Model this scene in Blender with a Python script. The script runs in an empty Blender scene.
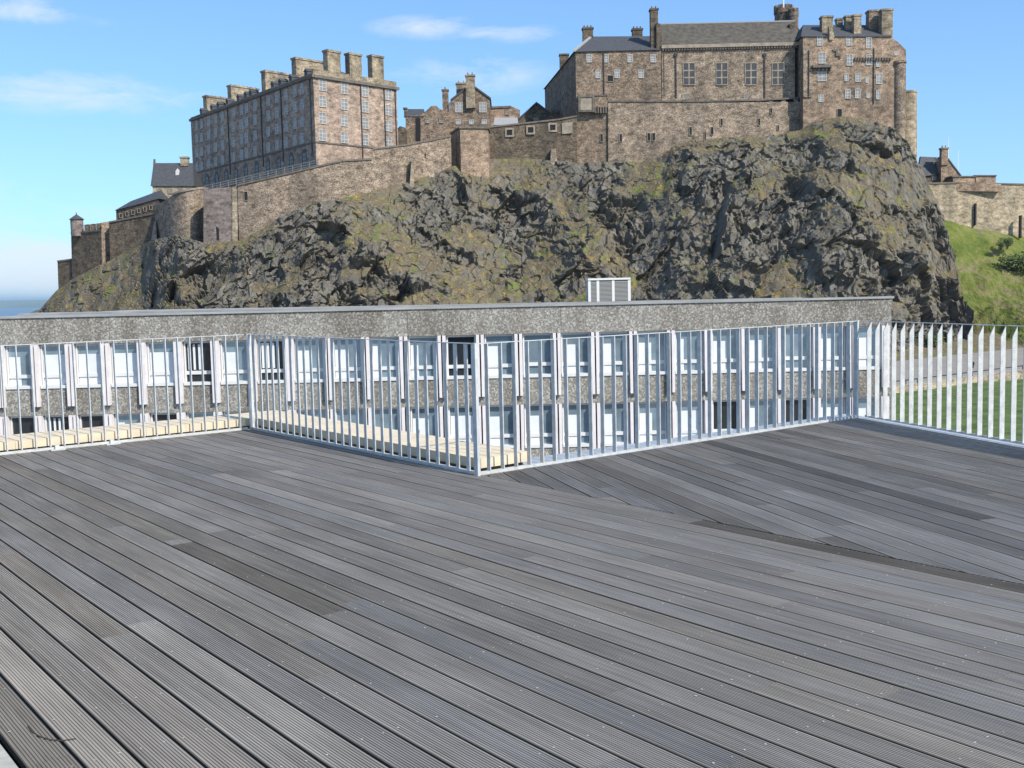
import bpy, bmesh, math, random
from math import sin, cos, radians as R, pi, atan2, hypot
from mathutils import Vector, Matrix, noise
random.seed(7)
S = bpy.context.scene
COL = S.collection

# ------------------------------------------------------------------ camera
F, PITCH, ROLL, EYE = 1073.0, R(4.94), R(1.32), 1.5
cam_d = bpy.data.cameras.new("camera"); cam = bpy.data.objects.new("camera", cam_d); COL.objects.link(cam)
cam_d.sensor_width = 36.0; cam_d.lens = 36.0 * F / 1024.0; cam_d.clip_start = 0.05; cam_d.clip_end = 90000
sp, cp, sr, cr = sin(PITCH), cos(PITCH), sin(ROLL), cos(ROLL)
cam.matrix_world = Matrix(((cr, sr, 0, 0), (-sr * sp, cr * sp, -cp, 0), (-sr * cp, cr * cp, sp, EYE), (0, 0, 0, 1)))
S.camera = cam
S.render.resolution_x, S.render.resolution_y = 1024, 768

# ------------------------------------------------------------------ light
SUN_AZ, SUN_EL = R(136.4), R(42)          # clockwise from +Y (the way the camera looks)
w = bpy.data.worlds.new("World"); S.world = w; w.use_nodes = True
SKY_STRENGTH = 0.10
HAZE = 4.0e-5
sun_d = bpy.data.lights.new("sun", 'SUN'); sun = bpy.data.objects.new("sun", sun_d); COL.objects.link(sun)
sun_d.energy = 4.7; sun_d.angle = R(0.53); sun_d.color = (1.0, 0.93, 0.82)
sdir = Vector((sin(SUN_AZ) * cos(SUN_EL), cos(SUN_AZ) * cos(SUN_EL), sin(SUN_EL)))
sun.rotation_euler = sdir.to_track_quat('Z', 'Y').to_euler()
S.view_settings.view_transform = 'Standard'; S.view_settings.look = 'None'
S.view_settings.gamma = 1.0; S.view_settings.exposure = 0.35; S.view_settings.use_curve_mapping = False
S.cycles.max_bounces = 5; S.cycles.diffuse_bounces = 3; S.cycles.glossy_bounces = 2; S.cycles.transmission_bounces = 2


def ray(px, py):
    x, y = (px - 512) / F, (py - 384) / F
    X, Yd = x * cr - y * sr, x * sr + y * cr
    return X, cp - Yd * sp, -sp - Yd * cp


def at(px, py, Y):
    a, b, c = ray(px, py); t = Y / b
    return Vector((a * t, Y, c * t + EYE))


# ---- sky with a few thin clouds, all by direction
nt = w.node_tree; N = nt.nodes; L = nt.links
N.clear()


def wn(t, **k):
    n = N.new(t)
    for a, b in k.items(): setattr(n, a, b)
    return n


def wm(op, a, b=None, clamp=False):
    n = wn('ShaderNodeMath', operation=op, use_clamp=clamp)
    for i, v in enumerate((a, b)):
        if v is None: continue
        if isinstance(v, (int, float)): n.inputs[i].default_value = v
        else: L.new(v, n.inputs[i])
    return n.outputs[0]


sky = wn('ShaderNodeTexSky', sky_type='NISHITA'); sky.sun_disc = False
sky.sun_elevation = SUN_EL; sky.sun_rotation = SUN_AZ; sky.air_density = 0.8; sky.dust_density = 1.0; sky.ozone_density = 4.0; sky.altitude = 100
tc = wn('ShaderNodeTexCoord'); sx = wn('ShaderNodeSeparateXYZ'); L.new(tc.outputs['Generated'], sx.inputs[0])
az = wm('ARCTAN2', sx.outputs[0], sx.outputs[1]); el = wm('ARCSINE', sx.outputs[2])
cxyz = wn('ShaderNodeCombineXYZ'); L.new(wm('MULTIPLY', az, 1.0), cxyz.inputs[0]); L.new(wm('MULTIPLY', el, 3.2), cxyz.inputs[1])
nz = wn('ShaderNodeTexNoise'); nz.inputs['Scale'].default_value = 13.0; nz.inputs['Detail'].default_value = 9; nz.inputs['Roughness'].default_value = 0.68; nz.inputs['Distortion'].default_value = .5
L.new(cxyz.outputs[0], nz.inputs['Vector'])
tot = None
for (px, py, wx, wy, s) in ((60, 92, 175, 24, 1.15), (15, 268, 120, 34, 1.5), (120, 262, 150, 60, .6), (430, 27, 75, 15, 1.1), (520, 34, 60, 12, .9), (470, 76, 105, 26, 1.0), (10, 6, 70, 16, .9), (90, 20, 90, 12, .6), (-200, 200, 260, 60, 1), (1300, 120, 200, 40, 1), (560, -160, 300, 60, .8)):
    a, b, c = ray(px, py); A0, E0 = atan2(a, b), math.asin(c / math.sqrt(a * a + b * b + c * c))
    d = wm('ADD', wm('POWER', wm('ABSOLUTE', wm('DIVIDE', wm('SUBTRACT', az, A0), wx / F)), 2), wm('POWER', wm('ABSOLUTE', wm('DIVIDE', wm('SUBTRACT', el, E0), wy / F)), 2))
    m = wm('MULTIPLY', wm('SUBTRACT', 1.0, d, True), s)
    tot = m if tot is None else wm('ADD', tot, m)
mask = wm('MULTIPLY', wm('SUBTRACT', wm('ADD', nz.outputs[0], wm('MULTIPLY', tot, 0.30)), 0.62), 2.6, True)
mask = wm('MULTIPLY', mask, wm('MINIMUM', tot, 1.0))
sv = wn('ShaderNodeVectorMath', operation='SCALE'); sv.inputs['Scale'].default_value = 0.1; L.new(sky.outputs[0], sv.inputs[0])
gm = wn('ShaderNodeGamma'); gm.inputs['Gamma'].default_value = 0.75; L.new(sv.outputs[0], gm.inputs['Color'])
hs = wn('ShaderNodeMix', data_type='RGBA', blend_type='MULTIPLY'); hs.inputs['Factor'].default_value = 1; L.new(gm.outputs[0], hs.inputs['A']); hs.inputs['B'].default_value = (9.2, 12.25, 14.6, 1)
mx = wn('ShaderNodeMix', data_type='RGBA'); L.new(wm('MULTIPLY', mask, 0.75), mx.inputs['Factor']); L.new(hs.outputs['Result'], mx.inputs['A'])
mx.inputs['B'].default_value = (6.9, 7.4, 8.0, 1)
bg = wn('ShaderNodeBackground'); bg.inputs['Strength'].default_value = SKY_STRENGTH
L.new(mx.outputs['Result'], bg.inputs['Color']); out = wn('ShaderNodeOutputWorld'); L.new(bg.outputs[0], out.inputs[0])

# ------------------------------------------------------------------ materials
M = {}


def mat(name, base, rough=0.85, metal=0.0, var=0.0, vscale=3.0, bump=0.0, bscale=8.0, base2=None, spec=0.4, stretch=(1, 1, 1)):
    m = bpy.data.materials.new(name); m.use_nodes = True; M[name] = m
    t = m.node_tree; n = t.nodes; b = n['Principled BSDF']
    b.inputs['Roughness'].default_value = rough; b.inputs['Metallic'].default_value = metal; b.inputs['Specular IOR Level'].default_value = spec
    b.inputs['Base Color'].default_value = (*base, 1)
    g = n.new('ShaderNodeNewGeometry'); mp = n.new('ShaderNodeMapping'); mp.inputs['Scale'].default_value = stretch
    t.links.new(g.outputs['Position'], mp.inputs[0])
    if var or base2:
        z = n.new('ShaderNodeTexNoise'); z.inputs['Scale'].default_value = vscale; z.inputs['Detail'].default_value = 6; z.inputs['Roughness'].default_value = .65
        t.links.new(mp.outputs[0], z.inputs['Vector'])
        r = n.new('ShaderNodeValToRGB'); r.color_ramp.elements[0].position = .32; r.color_ramp.elements[1].position = .68
        b2 = base2 or tuple(min(1, c * (1 + var)) for c in base)
        b1 = tuple(c * (1 - var) for c in base)
        r.color_ramp.elements[0].color = (*b1, 1); r.color_ramp.elements[1].color = (*b2, 1)
        t.links.new(z.outputs[0], r.inputs[0]); t.links.new(r.outputs[0], b.inputs['Base Color'])
    if bump:
        z = n.new('ShaderNodeTexNoise'); z.inputs['Scale'].default_value = bscale; z.inputs['Detail'].default_value = 5
        t.links.new(mp.outputs[0], z.inputs['Vector'])
        bp = n.new('ShaderNodeBump'); bp.inputs['Strength'].default_value = min(1, bump); bp.inputs['Distance'].default_value = .4 / bscale
        t.links.new(z.outputs[0], bp.inputs['Height']); t.links.new(bp.outputs[0], b.inputs['Normal'])
    return m


def stone(name, cols, cell=1.1, stain=(0.05, 0.047, 0.042), stain_amt=.5, flat=2.0):
    """rubble masonry: irregular stones of mixed colour in rough courses, mortar joints, weather stains"""
    m = bpy.data.materials.new(name); m.use_nodes = True; M[name] = m
    t = m.node_tree; n = t.nodes; l = t.links; b = n['Principled BSDF']; b.inputs['Roughness'].default_value = .95; b.inputs['Specular IOR Level'].default_value = .15
    g = n.new('ShaderNodeNewGeometry'); mp = n.new('ShaderNodeMapping'); mp.inputs['Scale'].default_value = (1 / cell, 1 / cell, flat / cell)
    l.new(g.outputs['Position'], mp.inputs[0])
    v = n.new('ShaderNodeTexVoronoi'); v.feature = 'F1'; v.inputs['Randomness'].default_value = .75; l.new(mp.outputs[0], v.inputs['Vector'])
    s = n.new('ShaderNodeSeparateColor'); l.new(v.outputs['Color'], s.inputs[0])
    r = n.new('ShaderNodeValToRGB'); el = r.color_ramp.elements; r.color_ramp.interpolation = 'LINEAR'
    for i, c in enumerate(cols):
        p = i / (len(cols) - 1)
        e = el[i] if i < 2 else el.new(p)
        e.position = p; e.color = (*c, 1)
    srt = sorted([(i / (len(cols) - 1), c) for i, c in enumerate(cols)])
    while len(el) > 2: el.remove(el[-1])
    el[0].position, el[0].color = 0, (*cols[0], 1); el[1].position, el[1].color = 1, (*cols[-1], 1)
    for p, c in srt[1:-1]:
        e = el.new(p); e.color = (*c, 1)
    l.new(s.outputs[0], r.inputs[0])
    z = n.new('ShaderNodeTexNoise'); z.inputs['Scale'].default_value = .16; z.inputs['Detail'].default_value = 8; z.inputs['Roughness'].default_value = .7
    mp2 = n.new('ShaderNodeMapping'); mp2.inputs['Scale'].default_value = (1, 1, .45); l.new(g.outputs['Position'], mp2.inputs[0]); l.new(mp2.outputs[0], z.inputs['Vector'])
    r2 = n.new('ShaderNodeValToRGB'); r2.color_ramp.elements[0].position = .43; r2.color_ramp.elements[1].position = .64
    r2.color_ramp.elements[1].color = (stain_amt,) * 3 + (1,)
    l.new(z.outputs[0], r2.inputs[0])
    mx = n.new('ShaderNodeMix'); mx.data_type = 'RGBA'; l.new(r2.outputs[0], mx.inputs['Factor']); l.new(r.outputs[0], mx.inputs['A']); mx.inputs['B'].default_value = (*stain, 1)
    z3 = n.new('ShaderNodeTexNoise'); z3.inputs['Scale'].default_value = .55; z3.inputs['Detail'].default_value = 5; z3.inputs['Roughness'].default_value = .75
    mp3 = n.new('ShaderNodeMapping'); mp3.inputs['Scale'].default_value = (1, 1, 1.7); l.new(g.outputs['Position'], mp3.inputs[0]); l.new(mp3.outputs[0], z3.inputs['Vector'])
    r3 = n.new('ShaderNodeMapRange'); r3.inputs[1].default_value = .3; r3.inputs[2].default_value = .7; r3.inputs[3].default_value = .36; r3.inputs[4].default_value = 1.72; l.new(z3.outputs[0], r3.inputs[0])
    sc = n.new('ShaderNodeVectorMath'); sc.operation = 'SCALE'; l.new(mx.outputs['Result'], sc.inputs[0]); l.new(r3.outputs[0], sc.inputs['Scale'])
    l.new(sc.outputs[0], b.inputs['Base Color'])
    bp = n.new('ShaderNodeBump'); bp.inputs['Strength'].default_value = .6; bp.inputs['Distance'].default_value = .15
    l.new(v.outputs['Distance'], bp.inputs['Height']); bp.invert = True; l.new(bp.outputs[0], b.inputs['Normal'])
    return m


stone('brown_rubble', [(0.028, 0.021, 0.019), (0.179, 0.135, 0.095), (0.317, 0.236, 0.168), (0.148, 0.111, 0.082), (0.442, 0.337, 0.245)], 1.0, stain_amt=.55)
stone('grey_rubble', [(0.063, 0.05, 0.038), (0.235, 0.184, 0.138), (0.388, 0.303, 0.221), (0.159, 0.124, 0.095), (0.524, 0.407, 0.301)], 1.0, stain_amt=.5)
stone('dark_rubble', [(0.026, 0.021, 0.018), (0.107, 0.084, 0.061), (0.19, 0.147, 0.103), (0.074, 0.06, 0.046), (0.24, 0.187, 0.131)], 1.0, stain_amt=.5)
stone('pink_ashlar', [(0.194, 0.147, 0.118), (0.326, 0.247, 0.191), (0.44, 0.331, 0.253), (0.258, 0.189, 0.147), (0.511, 0.397, 0.303)], 1.2, stain=(.11, .09, .075), stain_amt=.5, flat=2.6)
stone('ochre_rubble', [(0.118, 0.085, 0.059), (0.302, 0.217, 0.154), (0.435, 0.313, 0.216), (0.207, 0.151, 0.109), (0.525, 0.388, 0.277)], .9, stain=(.08, .07, .058), stain_amt=.55)
stone('pink_rubble', [(0.145, 0.121, 0.109), (0.213, 0.177, 0.161), (0.26, 0.212, 0.192), (0.183, 0.151, 0.135), (0.3, 0.252, 0.228)], 1.0, stain=(.09, .075, .068), stain_amt=.5)
stone('tan_wall', [(0.238, 0.191, 0.122), (0.346, 0.281, 0.194), (0.454, 0.371, 0.265), (0.292, 0.239, 0.163), (0.518, 0.435, 0.316)], 1.3, stain=(.14, .12, .09), stain_amt=.6)
stone('chimney_stone', [(0.116, 0.095, 0.071), (0.3, 0.242, 0.168), (0.455, 0.373, 0.252), (0.2, 0.165, 0.119), (0.507, 0.417, 0.287)], .8, stain=(.055, .05, .045), stain_amt=.6)
mat('dressed_stone', (.26, .22, .17), var=.35, vscale=.8)
mat('corbel_stone', (.13, .11, .09), var=.35, vscale=.8)
mat('slate', (.055, .058, .064), .7, var=.35, vscale=1.4, stretch=(1, 1, 2))
mat('old_slate', (.062, .058, .05), .9, var=.4, vscale=.8, base2=(.115, .10, .08), stretch=(1, 1, 1.8))
mat('lead', (.27, .27, .28), .7, var=.15)
mat('white_paint', (.55, .54, .51), .6, var=.1)
mat('cast_iron', (.03, .03, .032), .6)
mat('sash_glass', (.22, .22, .215), .4, spec=.35, var=.3, vscale=.7)
mat('dark_glass', (.022, .026, .03), .1, spec=.8)
mat('arched_glass', (.19, .21, .23), .35, spec=.4)
mat('opening_dark', (.012, .012, .013), .9)
mat('flag_white', (.75, .75, .75), .6)


def speckle(name, base, lights, scale, amt):
    m = mat(name, base, .95, var=.3, vscale=.5, bump=.5, bscale=25, spec=.2); t = m.node_tree; n = t.nodes; l = t.links; b = n['Principled BSDF']
    src = b.inputs['Base Color'].links[0].from_socket
    g = n.new('ShaderNodeNewGeometry'); v = n.new('ShaderNodeTexVoronoi'); v.inputs['Scale'].default_value = scale; l.new(g.outputs['Position'], v.inputs['Vector'])
    s = n.new('ShaderNodeSeparateColor'); l.new(v.outputs['Color'], s.inputs[0])
    r = n.new('ShaderNodeValToRGB'); e = r.color_ramp.elements
    e[0].position, e[0].color = .15, (*[c * .5 for c in base], 1); e[1].position, e[1].color = 1, (*lights, 1)
    k = e.new(.7); k.color = (*[c * 1.15 for c in base], 1)
    l.new(s.outputs[1], r.inputs[0])
    mx = n.new('ShaderNodeMix'); mx.data_type = 'RGBA'; mx.inputs['Factor'].default_value = amt; l.new(src, mx.inputs['A']); l.new(r.outputs[0], mx.inputs['B'])
    # faint vertical run-off streaks
    z = n.new('ShaderNodeTexNoise'); z.inputs['Scale'].default_value = 1; z.inputs['Detail'].default_value = 4
    mp = n.new('ShaderNodeMapping'); mp.inputs['Scale'].default_value = (.9, .9, .12); l.new(g.outputs['Position'], mp.inputs[0]); l.new(mp.outputs[0], z.inputs['Vector'])
    r3 = n.new('ShaderNodeValToRGB'); r3.color_ramp.elements[0].position = .35; r3.color_ramp.elements[0].color = (.74, .72, .69, 1); r3.color_ramp.elements[1].position = .55
    l.new(z.outputs[0], r3.inputs[0])
    mu = n.new('ShaderNodeMix'); mu.data_type = 'RGBA'; mu.blend_type = 'MULTIPLY'; mu.inputs['Factor'].default_value = 1; l.new(mx.outputs['Result'], mu.inputs['A']); l.new(r3.outputs[0], mu.inputs['B'])
    l.new(mu.outputs['Result'], b.inputs['Base Color'])
    return m


speckle('aggregate', (.265, .25, .222), (.52, .50, .445), 17.0, .66)
mat('roof_felt', (.30, .30, .29), .95, var=.2, vscale=.6)
mat('fin_paint', (.64, .60, .595), .6, var=.07, vscale=2)
mat('frame_paint', (.60, .60, .585), .6)
mat('blind', (.62, .65, .665), .7, var=.06, vscale=2)
mat('office_glass', (.27, .36, .42), .15, metal=.5, spec=.8, var=.3, vscale=.8); mat('office_dark', (.02, .025, .03), .08, spec=.6, var=.3, vscale=.8)
mat('leaded_glass', (.04, .042, .045), .5, var=.35, vscale=1.5)
mat('galvanised', (.52, .53, .52), .5, metal=.22, var=.18, vscale=14)
mat('flashing', (.42, .45, .48), .5, metal=.25, var=.12, vscale=2)
mat('tan_slab', (.60, .51, .37), .9, var=.12, vscale=6, bump=.3, bscale=60)
mat('pale_slab', (.36, .345, .30), .9, var=.2, vscale=9, bump=.3, bscale=60)
mat('brick_wall', (.22, .17, .13), .95, var=.2, vscale=3)
mat('joint_dark', (.26, .21, .14), .95)
mat('louvre_metal', (.22, .22, .21), .6, metal=.2)
mat('louvre_frame', (.60, .60, .57), .6)
mat('asphalt', (.24, .22, .19), .95, var=.12, vscale=.3)
mat('pavement', (.30, .28, .25), .95, var=.12, vscale=.4)
mat('bush_leaf', (.035, .06, .018), .8, var=.5, vscale=2, base2=(.07, .11, .03))
mat('twig_bark', (.05, .04, .03), .9)
mat('screw_steel', (.50, .48, .45), .55, metal=.1)
mat('sub_dark', (.015, .014, .013), .95)
mat('dark_cloth', (.03, .032, .04), .9); mat('pale_cloth', (.6, .6, .6), .9); mat('skin', (.45, .29, .2), .7)
mat('sea_water', (.06, .12, .17), .35, spec=.3)
mat('far_land', (.13, .17, .12), .95, var=.3, vscale=.0006)


def wood(name, warm, cool):
    """weathered decking; 'tone' attribute gives every board its own colour, grain runs along the board ('along')"""
    m = bpy.data.materials.new(name); m.use_nodes = True; M[name] = m
    t = m.node_tree; n = t.nodes; l = t.links; b = n['Principled BSDF']; b.inputs['Roughness'].default_value = .9; b.inputs['Specular IOR Level'].default_value = .12
    a = n.new('ShaderNodeAttribute'); a.attribute_name = 'tone'
    s = n.new('ShaderNodeSeparateColor'); l.new(a.outputs['Color'], s.inputs[0])
    uvn = n.new('ShaderNodeUVMap'); uvn.uv_map = 'along'
    mp = n.new('ShaderNodeMapping'); mp.inputs['Scale'].default_value = (1.6, 55, 1); l.new(uvn.outputs[0], mp.inputs[0])
    z = n.new('ShaderNodeTexNoise'); z.inputs['Scale'].default_value = 1; z.inputs['Detail'].default_value = 5; z.inputs['Roughness'].default_value = .6; l.new(mp.outputs[0], z.inputs['Vector'])
    mp2 = n.new('ShaderNodeMapping'); mp2.inputs['Scale'].default_value = (1.1, 4, 1); l.new(uvn.outputs[0], mp2.inputs[0])
    z2 = n.new('ShaderNodeTexNoise'); z2.inputs['Scale'].default_value = 1; z2.inputs['Detail'].default_value = 4; l.new(mp2.outputs[0], z2.inputs['Vector'])
    mx = n.new('ShaderNodeMix'); mx.data_type = 'RGBA'; l.new(s.outputs[1], mx.inputs['Factor']); mx.inputs['A'].default_value = (*warm, 1); mx.inputs['B'].default_value = (*cool, 1)

    def mul(A, B):
        q = n.new('ShaderNodeMath'); q.operation = 'MULTIPLY'; l.new(A, q.inputs[0])
        if isinstance(B, float): q.inputs[1].default_value = B
        else: l.new(B, q.inputs[1])
        return q.outputs[0]
    r1 = n.new('ShaderNodeMapRange'); r1.inputs[1].default_value = .25; r1.inputs[2].default_value = .75; r1.inputs[3].default_value = .72; r1.inputs[4].default_value = 1.28; l.new(z.outputs[0], r1.inputs[0])
    r2 = n.new('ShaderNodeMapRange'); r2.inputs[1].default_value = .3; r2.inputs[2].default_value = .7; r2.inputs[3].default_value = .84; r2.inputs[4].default_value = 1.16; l.new(z2.outputs[0], r2.inputs[0])
    k = mul(mul(r1.outputs[0], r2.outputs[0]), s.outputs[0]); k = mul(k, 2.0)
    vm = n.new('ShaderNodeVectorMath'); vm.operation = 'SCALE'; l.new(mx.outputs['Result'], vm.inputs[0]); l.new(k, vm.inputs['Scale'])
    l.new(vm.outputs[0], b.inputs['Base Color'])
    return m


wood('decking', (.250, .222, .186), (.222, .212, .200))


def terrain_mat(name, rock):
    m = bpy.data.materials.new(name); m.use_nodes = True; M[name] = m
    t = m.node_tree; n = t.nodes; l = t.links; b = n['Principled BSDF']; b.inputs['Roughness'].default_value = .95; b.inputs['Specular IOR Level'].default_value = .12
    g = n.new('ShaderNodeNewGeometry')

    def nz(sc, det=6, st=(1, 1, 1), ro=.62):
        mp = n.new('ShaderNodeMapping'); mp.inputs['Scale'].default_value = st; l.new(g.outputs['Position'], mp.inputs[0])
        z = n.new('ShaderNodeTexNoise'); z.inputs['Scale'].default_value = sc; z.inputs['Detail'].default_value = det; z.inputs['Roughness'].default_value = ro; l.new(mp.outputs[0], z.inputs['Vector']); return z.outputs[0]

    def ramp(src, *st):
        r = n.new('ShaderNodeValToRGB'); e = r.color_ramp.elements
        e[0].position, e[0].color = st[0][0], (*st[0][1], 1); e[1].position, e[1].color = st[-1][0], (*st[-1][1], 1)
        for p, c in st[1:-1]:
            q = e.new(p); q.color = (*c, 1)
        l.new(src, r.inputs[0]); return r.outputs[0]

    def mixc(f, A, B):
        q = n.new('ShaderNodeMix'); q.data_type = 'RGBA'; l.new(f, q.inputs['Factor']); l.new(A, q.inputs['A']); l.new(B, q.inputs['B']); return q.outputs['Result']

    def mth(op, A, B, cl=False):
        q = n.new('ShaderNodeMath'); q.operation = op; q.use_clamp = cl
        for i, v in enumerate((A, B)):
            if isinstance(v, (int, float)): q.inputs[i].default_value = v
            else: l.new(v, q.inputs[i])
        return q.outputs[0]
    sz = n.new('ShaderNodeSeparateXYZ'); l.new(g.outputs['Normal'], sz.inputs[0])
    grass = ramp(nz(.5, 8), (.3, (.06, .085, .02)), (.5, (.12, .17, .03)), (.66, (.19, .20, .05)), (.8, (.22, .19, .085)))
    if rock:
        rk = ramp(nz(.4, 10, (1, 1, .55), .75), (.27, (.05, .045, .039)), (.44, (.122, .112, .096)), (.58, (.175, .162, .138)), (.70, (.29, .265, .225)), (.8, (.135, .125, .106)))
        scrub = ramp(nz(.6, 9, (1, 1, 1), .75), (.28, (.065, .052, .038)), (.42, (.175, .134, .088)), (.51, (.095, .085, .05)), (.58, (.225, .175, .115)), (.64, (.125, .12, .045)), (.72, (.14, .118, .085)))
        gorse = ramp(nz(1.5, 3), (.3, (.24, .17, .02)), (.7, (.46, .31, .03)))
        # vegetation settles where the ground lies flatter
        sa = n.new('ShaderNodeAttribute'); sa.attribute_name = 'soil'
        f = mth('ADD', mth('MULTIPLY', sz.outputs[2], .62), mth('ADD', mth('MULTIPLY', nz(.12, 6, (1, 1, 1.2), .6), .55), mth('MULTIPLY', nz(.7, 7, (1, 1, 1.1), .8), .75))); f = mth('ADD', f, mth('MULTIPLY', sa.outputs['Fac'], .24))
        f = mth('MULTIPLY', mth('SUBTRACT', f, 1.03), 5.5, True)
        c = mixc(f, rk, scrub)
        f2 = mth('MULTIPLY', mth('MULTIPLY', mth('SUBTRACT', nz(.22, 8, (1, 1.3, 1), .72), .53), 8.0, True), f)
        c = mixc(f2, c, grass)
        f3 = mth('MULTIPLY', mth('MULTIPLY', mth('SUBTRACT', nz(.42, 7, (1.1, 1, 1), .75), .565), 10.0, True), mth('MULTIPLY', f, .85))
        c = mixc(f3, c, gorse)
    else:
        c = ramp(nz(.13, 10, (1, 1, 1), .78), (.30, (.045, .06, .018)), (.42, (.10, .13, .03)), (.52, (.145, .165, .04)), (.58, (.20, .17, .09)), (.64, (.09, .105, .035)), (.72, (.17, .16, .06)))
        rk = ramp(nz(1.2, 5), (.3, (.10, .085, .065)), (.7, (.26, .22, .17)))
        f = mth('MULTIPLY', mth('SUBTRACT', nz(.12, 9, (1, 1, 1), .78), .57), 9.0, True)
        c = mixc(f, c, rk)
    l.new(c, b.inputs['Base Color'])
    bp = n.new('ShaderNodeBump'); bp.inputs['Strength'].default_value = .9; bp.inputs['Distance'].default_value = .5
    l.new(nz(1.1, 7, (1, 1, 1), .7), bp.inputs['Height']); l.new(bp.outputs[0], b.inputs['Normal'])
    return m


terrain_mat('crag', True); terrain_mat('turf', False)
mat('lawn', (.06, .095, .02), .95, var=.45, vscale=.3, base2=(.115, .17, .035), bump=.5, bscale=3)
mat('town_ground', (.21, .19, .16), .95, var=.4, vscale=.01)

# ------------------------------------------------------------------ mesh helpers


class MB:
    def __init__(s): s.v = []; s.f = []; s.m = []

    def add(s, vs, fs, mi=0):
        o = len(s.v); s.v += [tuple(x) for x in vs]; s.f += [tuple(o + i for i in f) for f in fs]; s.m += [mi] * len(fs)

    def hexa(s, p, mi=0):     # 4 bottom points then 4 top points
        s.add(p, [(3, 2, 1, 0), (4, 5, 6, 7), (0, 1, 5, 4), (1, 2, 6, 5), (2, 3, 7, 6), (3, 0, 4, 7)], mi)

    def box(s, x0, x1, y0, y1, z0, z1, mi=0):
        s.hexa([(x0, y0, z0), (x1, y0, z0), (x1, y1, z0), (x0, y1, z0), (x0, y0, z1), (x1, y0, z1), (x1, y1, z1), (x0, y1, z1)], mi)

    def obox(s, o, a, b, la, lb, z0, z1, mi=0):    # o + a*[la] + b*[lb]
        c = [(la[0], lb[0]), (la[1], lb[0]), (la[1], lb[1]), (la[0], lb[1])]
        q = [(o[0] + a[0] * i + b[0] * j, o[1] + a[1] * i + b[1] * j) for i, j in c]
        s.hexa([(x, y, z0) for x, y in q] + [(x, y, z1) for x, y in q], mi)

    def prism(s, plan, z0, z1, mi=0):
        n = len(plan); t = z1 if isinstance(z1, (list, tuple)) else [z1] * n
        vs = [(p[0], p[1], z0) for p in plan] + [(p[0], p[1], t[i]) for i, p in enumerate(plan)]
        s.add(vs, [tuple(range(n))[::-1], tuple(range(n, 2 * n))] + [(i, (i + 1) % n, n + (i + 1) % n, n + i) for i in range(n)], mi)

    def extr(s, pts, d, mi=0):
        n = len(pts); d = Vector(d); vs = [Vector(p) for p in pts] + [Vector(p) + d for p in pts]
        s.add(vs, [tuple(range(n)), tuple(range(n, 2 * n))[::-1]] + [(i, n + i, n + (i + 1) % n, (i + 1) % n) for i in range(n)], mi)

    def cyl(s, x, y, z0, z1, r0, r1, n=16, mi=0):
        vs = [(x + r0 * cos(2 * pi * i / n), y + r0 * sin(2 * pi * i / n), z0) for i in range(n)] + [(x + r1 * cos(2 * pi * i / n), y + r1 * sin(2 * pi * i / n), z1) for i in range(n)]
        s.add(vs, [tuple(range(n))[::-1], tuple(range(n, 2 * n))] + [(i, (i + 1) % n, n + (i + 1) % n, n + i) for i in range(n)], mi)

    def build(s, name, mats, parent=None, fix=True):
        me = bpy.data.meshes.new(name); me.from_pydata(s.v, [], s.f); me.update()
        for k in (mats if isinstance(mats, (list, tuple)) else [mats]): me.materials.append(M[k])
        me.polygons.foreach_set('material_index', s.m)
        if fix:
            bm = bmesh.new(); bm.from_mesh(me); bmesh.ops.recalc_face_normals(bm, faces=bm.faces); bm.to_mesh(me); bm.free()
        o = bpy.data.objects.new(name, me); COL.objects.link(o)
        if parent: attach(o, parent)
        return o


def attach(o, p):
    o.parent = p
    if p.type == 'EMPTY': o.matrix_parent_inverse = Matrix.Translation(-Vector(p.location))


def thing(name, label, cat, loc=(0, 0, 0), group=None):
    o = bpy.data.objects.new(name, None); COL.objects.link(o); o.location = loc; o.empty_display_size = .5
    return tag(o, label, cat, group)


def tag(o, label, cat, group=None, kind=None):
    if label: o['label'] = label
    if cat: o['category'] = cat
    if group: o['group'] = group
    if kind: o['kind'] = kind
    return o


def struct(o): o['kind'] = 'structure'; return o


_wc = {}


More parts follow.
